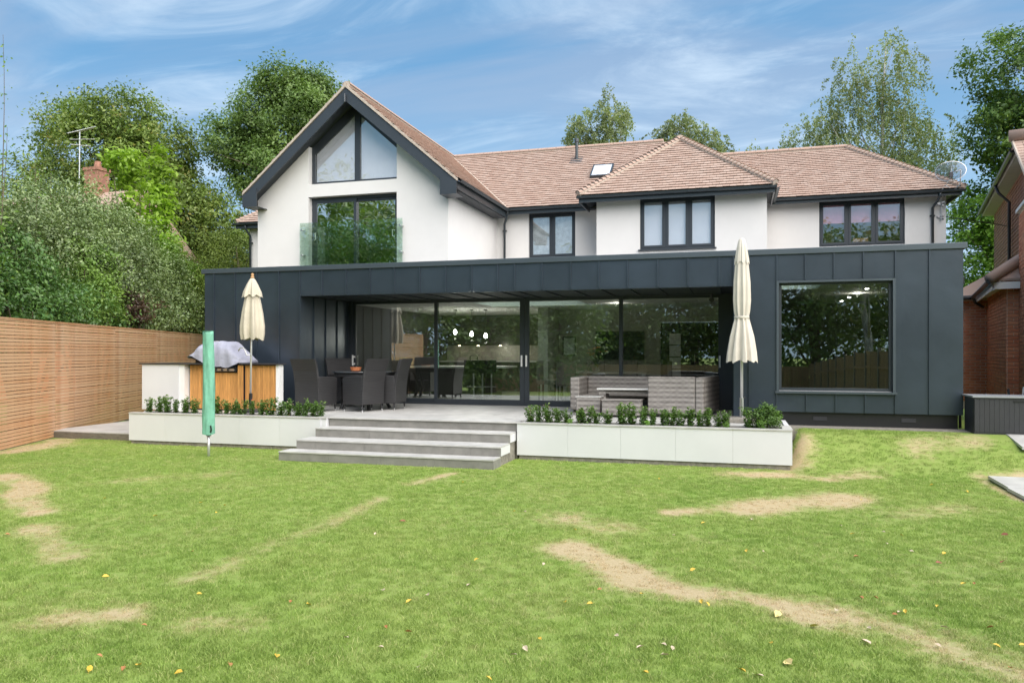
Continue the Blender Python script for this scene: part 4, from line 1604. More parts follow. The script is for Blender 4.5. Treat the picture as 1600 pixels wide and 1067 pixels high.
# back run along the glass
sofa_box('back_panel', -2.84, -.42, 15.14, 15.30, zb, 1.27)
sofa_box('seat_base', -2.50, -.60, 14.52, 15.135, zb, .93)
sofa_box('armrest', -3.02, -2.845, 14.30, 15.30, zb, 1.27)
sofa_box('seat_base', -2.84, -2.505, 14.45, 15.135, zb, .93)
# right run, drawn slightly outwards towards the glass
right = MB().prism([(-.54, 13.72, zb), (-.30, 15.13, zb), (-.44, 15.13, zb), (-.68, 13.9, zb), (-.68, 13.72, zb)], (0, 0, 1.305 - zb)).build('back_panel', M['rattan2'], SF, bevel=.02)
sofa_box('seat_base', -1.30, -.70, 13.90, 14.515, zb, .93)
sofa_box('back_panel', -1.50, -.685, 13.72, 13.885, zb, 1.315)
for a, b in ((-1.42, 13.82), (-.75, 13.82), (-2.95, 14.38), (-2.95, 15.2), (-.45, 15.1)):
    MB().tube([(a, b, TZ), (a, b, zb)], .025, 8).build('foot', M['black'], SF)
t = thing('coffee_table', 'low grey rattan coffee table with a pale glass top inside the sofa corner', 'table', (-2.0, 14.3, TZ))
MB().box(-2.46, -1.36, 13.98, 14.45, 1.055, 1.085).build('tabletop', M['paleglass'], t, bevel=.01)
MB().box(-2.42, -2.30, 14.02, 14.42, TZ, 1.054).build('leg', M['rattan2'], t)
MB().box(-1.52, -1.40, 14.02, 14.42, TZ, 1.054).build('leg', M['rattan2'], t)
MB().box(-2.30, -1.52, 14.04, 14.40, TZ + .05, TZ + .12).build('shelf', M['rattan2'], t)
MB().box(-2.30, -1.52, 14.04, 14.40, .99, 1.054).build('rim', M['rattan2'], t)
for (x0, x1, y0, y1, z1, lb) in ((-2.78, -2.34, 13.68, 14.0, .935, 'low square rattan footstool with a pale top at the left of the coffee table'), (-2.28, -1.60, 13.48, 13.86, .895, 'long low rattan footstool in front of the coffee table')):
    t = thing('footstool', lb, 'footstool', ((x0 + x1) / 2, (y0 + y1) / 2, TZ))
    MB().box(x0, x1, y0, y1, TZ + .04, z1).build('base', M['rattan2'], t, bevel=.015)
    MB().box(x0 - .01, x1 + .01, y0 - .01, y1 + .01, z1 + .002, z1 + .014).build('top', M['paleglass'] if x0 < -2.3 else M['rattan2'], t)
    for a in (x0 + .05, x1 - .05):
        for b in (y0 + .05, y1 - .05):
            MB().tube([(a, b, TZ), (a, b, TZ + .04)], .02, 8).build('foot', M['black'], t)

# ------------------------------------------------------------------ outdoor kitchen and barbecue
t = thing('outdoor_kitchen', 'white and cedar clad outdoor kitchen counter with a dark stone top on the terrace', 'outdoor kitchen', (-9.9, 13.0, TZ))
X0, X1 = -11.50, -8.43
MB().box(X0, -10.62, 12.78, 13.35, TZ, 1.505).build('end_block', M['planter'], t, label='smooth white left end block')
MB().box(X0 - .05, -10.02, 12.75, 13.4, 1.507, 1.53).box(-9.26, X1 + .04, 12.84, 13.1, 1.507, 1.53).build('worktop', M['darktop'], t)
MB().box(-10.618, -10.50, 12.80, 13.35, TZ, 1.505).build('side_board', M['white'], t)
MB().box(X1 - .06, X1, 12.90, 13.06, TZ, 1.505).build('side_board', M['white'], t)
MB().box(-10.49, -9.98, 12.955, 13.35, TZ, 1.503).box(-9.34, X1 - .062, 12.955, 13.05, TZ, 1.503).box(-9.98, -9.34, 12.955, 13.35, TZ, 1.36).build('carcass', M['boxp'], t)


def slats(x0, x1, z0, z1, y):
    n = round((x1 - x0) / .036)
    s = (x1 - x0) / n
    for i in range(n):
        MB().box(x0 + i * s + .002, x0 + (i + 1) * s - .002, y, y + .02, z0, z1).build('slat', M['cedar'], t)


slats(-10.47, -10.06, TZ + .03, 1.49, 12.925)
slats(-10.04, -9.98, TZ + .03, 1.49, 12.88)
slats(-9.94, -9.36, TZ + .03, 1.345, 12.925)
slats(-9.33, -9.21, TZ + .03, 1.49, 12.88)
slats(-9.19, X1 - .075, TZ + .03, 1.49, 12.925)
bq = thing('barbecue', 'barbecue under a lavender grey fabric cover set into the cedar counter', 'barbecue', (-9.65, 13.1, 1.36))
MB().box(-9.97, -9.35, 12.87, 13.3, 1.365, 1.44).build('tray', M['black'], bq)
MB().box(-9.93, -9.39, 12.85, 12.868, 1.38, 1.425).build('control_panel', M['steel'], bq)
for xx in (-9.8, -9.66, -9.52):
    MB().tube([(xx, 12.848, 1.403), (xx, 12.825, 1.403)], .018, 10).build('knob', M['black'], bq)
MB().box(-10.36, -9.36, 12.95, 13.35, 1.532, 1.60).build('firebox', M['black'], bq)
# cover: lofted sections left to right with folds
nx, nr = 25, 20
cv, cf = [], []
rg = random.Random(3)
for i in range(nx):
    u = i / (nx - 1)
    xx = -10.42 + 1.16 * u
    top = 1.90 + .06 * math.sin(u * 3.1) - .05 * max(0, .3 - u) * 4
    if u > .72:
        top -= (u - .72) * 1.05
    if u < .18:
        top -= (.18 - u) * 1.3
    bot = 1.66 - .20 * min(1, max(0, (u - .1) / .35)) if u < .85 else 1.46 + (u - .85) * .5
    for j in range(nr):
        v = j / (nr - 1)
        # profile from front hem over the top to the back hem
        a = math.pi * (v)
        yy = 13.12 - .33 * math.copysign(abs(math.cos(a)) ** .55, math.cos(a))
        zz_ = bot + (top - bot) * abs(math.sin(a)) ** .5
        wob = .012 * math.sin(u * 31 + v * 7) + .014 * math.sin(u * 13 - v * 17 + 1) + rg.uniform(-.004, .004)
        cv.append((xx + .35 * wob, yy - wob, zz_ + wob * .7))
for i in range(nx - 1):
    for j in range(nr - 1):
        k = i * nr + j
        cf.append((k, k + nr, k + nr + 1, k + 1))
cf.append(tuple(range(nr)))
cf.append(tuple((nx - 1) * nr + k for k in range(nr - 1, -1, -1)))
MB().add(cv, cf).build('fabric_cover', M['cover'], bq, smooth=True)
MB().tube([(cv[9 * nr + j][0], cv[9 * nr + j][1] - .004, cv[9 * nr + j][2] + .004) for j in range(0, 12)], .006, 5).build('piping', M['white'], bq)


# ------------------------------------------------------------------ parasols, rotary dryer
def canopy(c, prof, n=112, folds=8, depth=.28, seed=0, sharp=1.6):
    rg = random.Random(seed)
    ph = [rg.uniform(-.25, .25) for _ in range(folds)]
    am = [rg.uniform(.7, 1.2) for _ in range(folds)]
    m = MB()
    vs = []
    zs = [p[1] for p in prof]
    z0, z1 = min(zs), max(zs)
    for (r, z) in prof:
        low = (z1 - z) / (z1 - z0)
        for k in range(n):
            a = 2 * math.pi * k / n
            s = a / (2 * math.pi) * folds
            i = int(s) % folds
            f = math.cos(2 * math.pi * (s + ph[i] * .25 * math.sin(2 * math.pi * (s % 1))))
            q = 1 + depth * am[i] * low ** .5 * (abs(f) ** (1 / sharp)) * (1 if f > 0 else -1) * .6
            q += .05 * math.sin(a * folds * 2.0 + 3 * z) * low
            zz_ = z + (-.05 * (f * .5 + .5) * am[i] if z < z0 + .02 else 0)
            vs.append((c[0] + r * q * math.cos(a), c[1] + r * q * math.sin(a), c[2] + zz_))
    fs = []
    for i in range(len(prof) - 1):
        for k in range(n):
            k2 = (k + 1) % n
            fs.append((i * n + k, i * n + k2, (i + 1) * n + k2, (i + 1) * n + k))
    return m.add(vs, fs)


px_, py_ = -8.93, 12.72
t = thing('parasol', 'closed beige parasol with a wooden finial standing behind the left planter', 'parasol', (px_, py_, TZ))
lean = .045
MB().tube([(px_, py_, TZ + .02), (px_ + lean * .9, py_, 3.16)], .019, 12).build('pole', M['alu'], t, smooth=True)
MB().tube([(px_, py_, TZ + .03), (px_ + .008, py_, TZ + .36)], .034, 14).build('base_tube', M['black'], t)
MB().lathe((px_, py_, TZ), [(.24, 0), (.24, .04), (.2, .06), (.04, .07), (.0, .07)], 28).build('base', M['boxp'], t)
MB().tube([(px_ + .01, py_ - .03, 1.70), (px_ - .05, py_ - .05, 1.69), (px_ - .07, py_ - .05, 1.76), (px_ - .12, py_ - .05, 1.83), (px_ - .19, py_ - .05, 1.83), (px_ - .23, py_ - .05, 1.77)], .013, 8).build('crank', M['alu'], t, smooth=True)
MB().tube([(px_ + .03, py_ - .01, .83), (px_ + .07, py_ - .01, .83)], .014, 8).build('clamp_knob', M['terracotta'], t)
cx_ = px_ + lean
canopy((cx_, py_, 0), [(.165, 2.02), (.182, 2.10), (.185, 2.25), (.165, 2.5), (.135, 2.72), (.105, 2.9), (.07, 3.02)], folds=7, depth=.5, seed=4).build('canopy', M['canvasA'], t, smooth=True)
canopy((cx_, py_, 0), [(.168, 2.84), (.15, 2.90), (.10, 3.04), (.05, 3.14), (.02, 3.17)], folds=7, depth=.22, seed=6).build('canopy_vent', M['canvasA'], t, smooth=True)
MB().lathe((cx_, py_, 3.16), [(.0, 0), (.035, .0), (.04, .02), (.02, .04), (.03, .06), (.026, .085), (.0, .10)], 14).build('finial', M['wood'], t, smooth=True)

px_, py_ = .09, 13.18
t = thing('parasol', 'closed tall cream parasol tied at the waist at the right planter end', 'parasol', (px_, py_, TZ))
MB().tube([(px_, py_, TZ + .02), (px_, py_, 3.5)], .024, 14).build('pole', M['alu'], t, smooth=True)
MB().tube([(px_, py_, TZ + .06), (px_, py_, 1.0)], .034, 14).build('base_tube', M['steel'], t)
MB().box(px_ - .27, px_ + .40, py_ - .22, py_ + .22, TZ + .001, TZ + .075).build('base', M['footing'], t, bevel=.01)
MB().tube([(px_ + .03, py_ - .01, 1.0), (px_ + .055, py_ - .01, 1.0)], .012, 8).build('clamp_knob', M['black'], t)
canopy((px_, py_, 0), [(.215, 1.62), (.20, 1.75), (.165, 2.0), (.122, 2.2), (.10, 2.30), (.098, 2.34), (.112, 2.42), (.125, 2.6), (.122, 2.9), (.105, 3.15), (.095, 3.3), (.07, 3.45)], folds=9, depth=.36, seed=9).build('canopy', M['canvasB'], t, smooth=True)
canopy((px_, py_, 0), [(.112, 3.235), (.105, 3.27), (.08, 3.45), (.055, 3.58), (.035, 3.61), (0.0, 3.62)], folds=9, depth=.14, seed=11).build('canopy_vent', M['canvasB'], t, smooth=True)
MB().lathe((px_, py_, 2.30), [(.118, 0), (.122, .02), (.118, .04)], 40).build('tie_strap', M['canvasB'], t)

t = thing('rotary_dryer', 'folded rotary clothes dryer in a green fabric cover standing on the lawn', 'clothes dryer', (-8.42, 10.85, 0))
MB().tube([(-8.42, 10.85, -.05), (-8.42, 10.85, .42)], .023, 14).build('pole', M['alu'], t, smooth=True)
MB().tube([(-8.42, 10.85, .36), (-8.42, 10.85, .43)], .04, 14).build('collar', M['black'], t)
n = 40
gv, gf = [], []
rg = random.Random(8)
H_ = 34
for i in range(H_):
    u = i / (H_ - 1)
    z = .405 + 1.69 * u
    rr = .090 - .006 * u
    for k in range(n):
        a = 2 * math.pi * k / n
        q = 1 + .10 * math.sin(2 * a + 2.1 * u) + .05 * math.sin(5 * a + 9 * u) + .03 * math.sin(9 * a - 14 * u + 2) * (1.4 - u)
        gv.append((-8.42 + .004 * math.sin(u * 5) + rr * q * math.cos(a), 10.85 + rr * q * math.sin(a), z + (.03 * math.sin(a - .6) if i == 0 else 0)))
for i in range(H_ - 1):
    for k in range(n):
        k2 = (k + 1) % n
        gf.append((i * n + k, i * n + k2, (i + 1) * n + k2, (i + 1) * n + k))
gf.append(tuple((H_ - 1) * n + k for k in range(n)))
cvr = MB().add(gv, gf).build('fabric_cover', M['green'], t, smooth=True)
WM[cvr.name] = Matrix()
MB().tube([(-8.42 + .088 * math.cos(a), 10.85 + .088 * math.sin(a), 2.097) for a in [k * .349 for k in range(19)]], .006, 5).build('rim_piping', simple('dark_green_piping', (.03, .12, .07), .6), cvr)
MB().tube([(-8.34, 10.80, .42), (-8.325, 10.79, .47), (-8.335, 10.79, .54)], .012, 6).build('drawstring', M['black'], cvr)


# ------------------------------------------------------------------ foliage tools
def unit(v):
    return v / (np.linalg.norm(v, axis=1, keepdims=True) + 1e-9)


def leaf_quads(C, N, size, rg, asp=.5):
    n = len(C)
    a = unit(np.cross(N, rg.normal(size=(n, 3))))
    b = np.cross(unit(N), a)
    s = (size * rg.uniform(.65, 1.3, n))[:, None]
    bend = unit(N) * s * .18
    V = np.stack([C - a * s - bend, C + b * s * asp, C + a * s - bend, C - b * s * asp], 1).reshape(-1, 3)
    F = np.arange(4 * n).reshape(n, 4)
    return V, F


def blob_clumps(blobs, ncl, rg, rmin=.5, rough=.16):
    B_ = np.array(blobs, float)
    wt = (B_[:, 3] * B_[:, 4] * B_[:, 5]) ** (2 / 3)
    idx = rg.choice(len(B_), ncl, p=wt / wt.sum())
    d = unit(rg.normal(size=(ncl, 3)))
    ph = rg.uniform(0, 6.28, (len(B_), 3))[idx]
    q = 1 + rough * (np.sin(4.1 * d[:, 0] + ph[:, 0]) * np.cos(3.3 * d[:, 2] + ph[:, 1]) + .6 * np.sin(7 * d[:, 1] + ph[:, 2]))
    r = (rmin + (1 - rmin) * rg.uniform(0, 1, ncl) ** .55) * q
    C = B_[idx, :3] + d * B_[idx, 3:6] * r[:, None]
    return C, d


def make_crown(name, parent, mat, blobs, ncl, per, crad, leaf, seed, flat=.6, rmin=.5, rough=.16, asp=.5, updir=.6, zmin=None, cut=None):
    rg = np.random.default_rng(seed)
    C, D = blob_clumps(blobs, ncl, rg, rmin, rough)
    if zmin is not None:
        k = C[:, 2] > zmin
        C, D = C[k], D[k]
    ct = rg.uniform(0, 1, len(C))
    cr = crad * rg.uniform(.6, 1.25, len(C))
    L = np.repeat(C, per, 0) + rg.normal(size=(len(C) * per, 3)) * np.repeat(cr, per)[:, None] * np.array([1, 1, flat]) * .6
    N = unit(np.repeat(D, per, 0) * .5 + np.array([0, 0, updir]) + rg.normal(size=(len(L), 3)) * .55)
    tint = np.clip(np.repeat(ct, per) * .6 + rg.uniform(0, .4, len(L)), 0, 1)
    if cut is not None:
        k = ~cut(L)
        L, N, tint = L[k], N[k], tint[k]
    V, F = leaf_quads(L, N, leaf, rg, asp)
    fast_mesh(name, V, F, tint, mat, parent)
    return C


def limbs(parent, mat, base, top, r0, C, nl, seed, name='trunk'):
    rg = np.random.default_rng(seed + 77)
    base, top = Vector(base), Vector(top)
    path, rad = [], []
    for i in range(7):
        u = i / 6
        p = base.lerp(top, u) + Vector((rg.normal() * .12, rg.normal() * .12, 0)) * (1 if 0 < i < 6 else 0)
        path.append(p)
        rad.append(r0 * (1 - .93 * u) * (1.25 if i == 0 else 1))
    m = MB().tube(path, rad, 10)
    sel = rg.choice(len(C), min(nl, len(C)), replace=False)
    for j in sel:
        e = Vector(C[j])
        u = float(np.clip((e.z - base.z) / max(.1, (top.z - base.z)) - rg.uniform(.1, .35), .12, .92))
        s = path[0].lerp(path[-1], u)
        k = min(5, int(u * 6))
        s = path[k].lerp(path[k + 1], u * 6 - k)
        mid = s.lerp(e, .5) + Vector((rg.normal() * .15, rg.normal() * .15, rg.uniform(-.1, .3)))
        rr = r0 * (1 - .85 * u) * .34
        m.tube([s, mid, e], [rr, rr * .6, rr * .15], 6)
    return m.build(name, mat, parent, smooth=True)


BARK = simple('brown_bark', (.11, .085, .06), .9, var=.35, scale=5, bump=.6, bscale=14, bdist=.03, stretch=(1, 1, .3))
BIRCHBARK = simple('silver_birch_bark', (.16, .15, .14), .8, var=.1, scale=6, c2=(.55, .54, .51), bump=.3, bscale=12, stretch=(1, 1, .6))
OAK = foliage('oak_leaves', (0.083, 0.141, 0.026), (0.198, 0.262, 0.064), c=(.28, .23, .06))
OAK2 = foliage('dense_oak_leaves', (0.077, 0.141, 0.036), (0.192, 0.282, 0.077))
MAPLE = foliage('maple_leaves', (0.058, 0.122, 0.028), (0.147, 0.237, 0.051), c=(.19, .22, .04))
SYC = foliage('bright_sycamore_leaves', (0.090, 0.192, 0.026), (0.192, 0.333, 0.051), trans=.4)
YOUNG = foliage('young_lime_leaves', (0.192, 0.320, 0.032), (0.333, 0.486, 0.064), trans=.42)
BIRCH = foliage('birch_leaves', (.165, .215, .095), (.275, .315, .165), trans=.35)
HOLLY = foliage('grey_green_glossy_leaves', (0.102, 0.160, 0.051), (0.250, 0.320, 0.122), trans=.15, rough=.34, spec=.6)
LAUREL = foliage('dark_laurel_leaves', (0.045, 0.109, 0.026), (0.122, 0.224, 0.051), trans=.2, rough=.36, spec=.5)
PRIVET = foliage('mid_green_leaves', (0.102, 0.192, 0.038), (0.230, 0.346, 0.077), trans=.3)
YEW = foliage('yew_needles', (0.090, 0.147, 0.023), (0.198, 0.256, 0.045), trans=.1)
BOXL = foliage('hedge_plant_leaves', (.045, .105, .022), (.13, .23, .045), trans=.2, rough=.4, c=(.16, .25, .05))
DEADL = foliage('withered_flower_heads', (.42, .30, .18), (.60, .48, .33), trans=.3)
HERB = foliage('fresh_herb_leaves', (.10, .22, .04), (.20, .34, .08), trans=.35)
BROWNL = foliage('withered_brown_leaves', (.06, .035, .022), (.13, .08, .05), trans=.15)


def tree(label, mat, bark, base, top, r0, blobs, ncl, per, crad, leaf, seed, nl=16, name='tree', **k):
    t = thing(name, label, 'tree', base)
    C = make_crown('crown', t, mat, blobs, ncl, per, crad, leaf, seed, **k)
    limbs(t, bark, base, top, r0, C, nl, seed)
    return t


# trees behind the house and the neighbours' gardens
tree('tall dark oak with rust tinged tips behind the left hedge and chimney', OAK, BARK, (-27, 28, 0), (-27, 28, 12.5), .42,
     [(-27.6, 28, 10.6, 2.3, 2.6, 2.1), (-26.0, 28, 12.2, 1.5, 1.7, 1.3), (-28.6, 28, 12.3, 1.2, 1.5, 1.1), (-24.8, 28.5, 10.6, 1.6, 1.8, 1.4), (-25.0, 28.5, 8.8, 2.1, 2.2, 2.0), (-29.2, 27.5, 8.9, 1.6, 2.0, 1.8), (-26.5, 28, 6.8, 3.6, 3, 2.4), (-23.6, 28.6, 7.2, 2.3, 2.2, 2.2)], 1500, 62, .5, .078, 11, name='oak_tree', rough=.26)
tree('dense rounded oak rising behind the left slope of the gable', OAK2, BARK, (-18.2, 31.4, 0), (-18.2, 31.4, 14), .4,
     [(-20.2, 31.4, 12.2, 2.3, 2.4, 2.0), (-22.3, 31, 11.5, 1.7, 1.9, 1.4), (-18.6, 31.5, 12.7, 1.9, 2.0, 1.6), (-20.3, 31.2, 14.0, 1.3, 1.4, 1.0), (-17.6, 31.5, 11.2, 1.5, 1.8, 1.7), (-19.4, 31.5, 9.9, 2.4, 2.4, 1.9), (-21.4, 31.2, 9.9, 1.6, 1.6, 1.1), (-18.9, 31.4, 14.0, 1.0, 1.2, .8)], 1400, 62, .48, .076, 12, name='oak_tree', rough=.26)
tree('loose leafy tree low between the hedge and the gable end', OAK, BARK, (-22.0, 29, 0), (-22.0, 29, 7.5), .2,
     [(-22.4, 29, 7.0, 1.7, 1.7, 1.8), (-20.3, 29.4, 6.1, 1.9, 1.5, 1.2), (-23.2, 29, 5.2, 2, 1.6, 1.8), (-18.6, 29.6, 5.8, 1.5, 1.2, 1.3)], 620, 46, .46, .075, 13, rough=.25)
tree('rounded yellow green yew beside the left corner of the upper wall', YEW, BARK, (-17.6, 24.2, 0), (-17.6, 24.2, 5.6), .25,
     [(-17.8, 24.2, 4.6, 1.35, 1.3, 1.9), (-18.9, 24.0, 4.0, 1.3, 1.2, 1.5), (-16.9, 24.2, 4.2, 1.2, 1.2, 1.5)], 520, 60, .28, .042, 14, flat=1.2, name='yew_tree', asp=.25, rough=.1, updir=.9)


def birch_crown(name, parent, mat, blobs, nst, seed, leaf=.055, lmin=.6, lmax=2.3, per=34):
    rg = np.random.default_rng(seed)
    C, D = blob_clumps(blobs, nst, rg, .25, .2)
    ln = rg.uniform(lmin, lmax, nst) * rg.uniform(.5, 1, nst)
    ct = rg.uniform(0, 1, nst)
    tt = rg.uniform(0, 1, (nst, per))
    sw = rg.normal(size=(nst, 2)) * .16
    out = D[:, :2] * .35
    x = C[:, 0:1] + (out[:, 0:1] * np.sqrt(tt) + sw[:, 0:1] * tt) + rg.normal(size=(nst, per)) * .06
    y = C[:, 1:2] + (out[:, 1:2] * np.sqrt(tt) + sw[:, 1:2] * tt) + rg.normal(size=(nst, per)) * .06
    z = C[:, 2:3] - ln[:, None] * tt + .12 * np.sqrt(tt)
    L = np.stack([x, y, z], 2).reshape(-1, 3)
    N = unit(rg.normal(size=L.shape) + np.array([0, 0, .3]))
    V, F = leaf_quads(L, N, leaf, rg, .62)
    tint = np.clip(np.repeat(ct, per) * .5 + rg.uniform(0, .5, len(L)), 0, 1)
    fast_mesh(name, V, F, tint, mat, parent)
    return C


def birch(label, base, top, r0, blobs, nst, seed, **k):
    t = thing('birch_tree', label, 'tree', base)
    C = birch_crown('crown', t, BIRCH, blobs, nst, seed, **k)
    limbs(t, BIRCHBARK, base, top, r0, C, 34, seed)
    return t


birch('large drooping silver birch rising behind the right wing roof', (6.0, 38.5, 0), (6.6, 38.5, 16.0), .26,
      [(6.9, 38.5, 14.4, 1.2, 1.2, 2.4), (5.1, 38.5, 14.0, 1.1, 1.2, 2.0), (6.0, 38.5, 11.8, 3.0, 2.0, 2.3), (3.4, 38.2, 11.6, 1.4, 1.4, 1.6), (8.4, 38.8, 11.0, 1.2, 1.4, 1.6), (6.0, 38.5, 9.6, 3.4, 2.2, 1.8)], 1250, 21)
birch('small birch top just left of the large birch above the roof', (.7, 36, 0), (.8, 36, 10.8), .13,
      [(.9, 36, 10.3, .9, .9, 1.0), (1.9, 36.2, 9.6, .8, .8, .8)], 120, 22)
birch('pair of slender birch tops showing above the ridge left of the bay', (-5.6, 36, 0), (-5.3, 36, 12.9), .16,
      [(-5.6, 36, 12.6, .75, .8, 1.5), (-7.1, 36, 12.2, .55, .6, 1.2), (-6.1, 36, 10.9, 1.4, 1.0, 1.2)], 520, 23, lmax=1.3)
birch('spreading birch top showing above the peak of the bay roof', (-2.6, 37, 0), (-2.4, 37, 12.2), .16,
      [(-2.5, 37, 12.0, 1.0, .9, 1.1), (-1.3, 37, 11.2, 1.0, .9, 1.0), (-3.3, 37, 11.2, .8, .9, .9)], 460, 24, lmax=1.1)
tree('huge dark maple overhanging the neighbour at the right edge', MAPLE, BARK, (12.5, 36, 0), (12.5, 36, 15), .45,
     [(11.4, 34.5, 12.2, 2.6, 2.6, 2.2), (13.6, 34.5, 14.2, 2.6, 2.6, 2.6), (10.4, 34.5, 10.2, 1.7, 2, 1.6), (12.6, 34, 9.9, 2.8, 2.6, 2.0), (14.8, 34, 11.5, 3, 2.6, 3), (13.0, 34.2, 7.6, 3.0, 2.4, 1.8)], 1500, 58, .46, .084, 31, name='maple_tree', rough=.2)
tree('bright green sycamore filling the gap beside the satellite dish', SYC, BARK, (10.3, 35, 0), (10.3, 35, 8), .2,
     [(9.8, 35, 7.4, 1.6, 1.5, 1.5), (10.8, 35, 6.0, 1.9, 1.6, 1.9), (9.5, 35, 4.8, 1.3, 1.3, 1.5), (11.4, 35, 4.4, 1.6, 1.4, 1.6)], 560, 48, .42, .082, 32, name='sycamore_tree', rough=.22)

# ------------------------------------------------------------------ the slatted fence and hedge on the left
FD = Vector((-.4104, .9119, 0))
FN = Vector((-.9119, -.4104, 0))      # away from the garden
F0 = Vector((-12.5, 10.5, 0))


def fp(s, o=0, z=0):
    return F0 + FD * s + FN * o + Vector((0, 0, z))


FE = thing('wooden_fence', 'long horizontal slatted larch fence along the left side of the garden', 'fence', fp(5))
S0, S1, NP, PIT = -4.4, 22.0, 8, .0640
pl = (S1 - S0) / NP
slat_me = {}
for p in range(NP):
    for r in range(37):
        zc = .045 + PIT * r
        a, b = S0 + p * pl + .003, S0 + (p + 1) * pl - .003
        if r % 2 == 0 and p not in (0, NP - 1):
            pass
        c = fp((a + b) / 2, .012 + random.uniform(-.005, .005), zc + random.uniform(-.0035, .0035))
        key = 0
        if key not in slat_me:
            mb = MB().box(-(b - a) / 2, (b - a) / 2, -.01, .01, -.0268, .0268)
            me = bpy.data.meshes.new('slat')
            me.from_pydata(mb.v, [], mb.f)
            me.materials.append(M['fence'])
            slat_me[key] = me
        o = bpy.data.objects.new('slat', slat_me[key])
        link(o, FE)
        nrm_ = -FN
        sl = random.uniform(-.0016, .0016)
        X_ = (FD + Vector((0, 0, sl))).normalized()
        o.matrix_basis = Matrix(((X_.x, nrm_.x, 0, c.x), (X_.y, nrm_.y, 0, c.y), (X_.z, 0, 1, c.z), (0, 0, 0, 1)))
for p in range(NP * 2 + 1):
    s = S0 + p * pl / 2
    MB().obox(fp(s, .075, 1.15), FD * .04, FN * .04, (0, 0, 1.2)).build('post', M['panelwood'], FE)
for p in range(NP):
    MB().obox(fp(S0 + (p + .5) * pl, .05, 2.362), FD * (pl / 2 - .002), FN * .06, (0, 0, .012)).build('capping_rail', M['fence'], FE)
MB().obox(fp((S0 + S1) / 2, .03, -.02), FD * ((S1 - S0) / 2), FN * .02, (0, 0, .035)).build('gravel_board', M['deckside'], FE)


def fcut(L):
    """leaves on the garden side of the fence below its top are pruned away"""
    o = (L[:, 0] - F0.x) * FN.x + (L[:, 1] - F0.y) * FN.y
    return (o < .16) & (L[:, 2] < 2.42)


def shrub(label, mat, s, o, blobs, ncl, per, crad, leaf, seed, name='shrub', cat='shrub', **k):
    b = fp(s, o)
    t = thing(name, label, cat, b)
    bl = []
    for (ds, do, z, rs, rz) in blobs:
        q = fp(s + ds, o + do, z)
        bl.append((q.x, q.y, z, rs, rs, rz))
    C = make_crown('foliage', t, mat, bl, ncl, per, crad, leaf, seed, cut=fcut, **k)
    rg = np.random.default_rng(seed)
    m = MB()
    for j in rg.choice(len(C), min(12, len(C)), replace=False):
        e = Vector(C[j])
        st_ = b + Vector((rg.normal() * .15, rg.normal() * .15, 0))
        m.tube([st_, st_.lerp(e, .5) + Vector((0, 0, .3)), e], [.045, .03, .01], 6)
    m.build('stems', BARK, t)
    return t


shrub('dark glossy laurel bush overhanging the near end of the slatted fence', LAUREL, 3.4, 1.2,
      [(0, 0, 2.7, 1.2, 1.1), (-1.6, .1, 2.7, 1.3, 1.2), (1.5, 0, 2.7, 1.1, .9), (-.6, .3, 3.6, 1.2, .8), (3.4, -.5, 2.5, .55, .35)], 560, 46, .26, .045, 41, flat=.8, name='laurel_bush', cat='bush')
shrub('tall grey green hedge shrub at the left edge with upright shoots', HOLLY, 5.6, 2.2,
      [(0, 0, 3.8, 1.5, 1.5), (-2.2, 0, 3.9, 1.6, 1.5), (1.8, 0, 3.9, 1.5, 1.4), (.6, .2, 5.0, 1.4, .9), (-1.4, .2, 4.9, 1.3, .9), (2.4, .2, 5.0, 1.2, .9)], 900, 52, .30, .042, 42, flat=1.1)
shrub('broad silvery green hedge shrub in the middle of the fence', HOLLY, 8.6, 1.6,
      [(0, 0, 3.3, 1.5, 1.5), (1.8, .1, 3.5, 1.5, 1.5), (-1.6, 0, 3.5, 1.4, 1.4), (.4, .2, 4.7, 1.5, 1.1), (1.6, .5, 5.2, 1.5, 1.1), (-1.0, .6, 4.8, 1.4, 1.0)], 1250, 56, .28, .044, 43, flat=.9)
shrub('mid green shrub with small leaves in front of the silvery hedge', PRIVET, 6.3, 1.1,
      [(0, 0, 3.1, 1.0, .9), (-.9, 0, 2.8, .8, .6), (1.0, .0, 2.8, .8, .6), (.3, .1, 4.0, .9, .7)], 340, 44, .24, .044, 44, flat=.8)
shrub('patch of withered brown twigs in the hedge behind the fence', BROWNL, 8.0, .7,
      [(0, 0, 3.0, .85, .5)], 130, 26, .2, .045, 45)
shrub('rounded dark holly behind the far half of the fence', HOLLY, 11.6, 1.2,
      [(0, 0, 3.0, 1.4, 1.3), (1.7, 0, 3.0, 1.4, 1.3), (-1.6, -.1, 3.0, 1.2, 1.1), (.6, .3, 4.2, 1.4, .9)], 900, 52, .30, .048, 46, flat=.9, name='holly_bush', cat='bush')
shrub('fresh light green shrub where the fence meets the zinc extension', PRIVET, 15.6, 1.1,
      [(0, 0, 3.2, 1.5, 1.3), (1.9, 0, 3.0, 1.5, 1.2), (3.6, .1, 2.9, 1.5, 1.1), (-1.4, .3, 4.2, 1.3, 1.1), (.5, .2, 4.2, 1.1, .6), (-2.6, .6, 4.8, 1.3, 1.2)], 1000, 48, .32, .056, 47, flat=.8)
shrub('bright lime green young maple with a tall leafy leader', YOUNG, 14.0, 1.6,
      [(0, 0, 5.6, .75, 1.2), (.1, 0, 8.0, .42, 1.0), (.7, 0, 4.9, 1.0, .8), (.0, 0, 6.9, .5, .9)], 170, 30, .28, .10, 48, flat=.7, name='young_maple', cat='young tree')
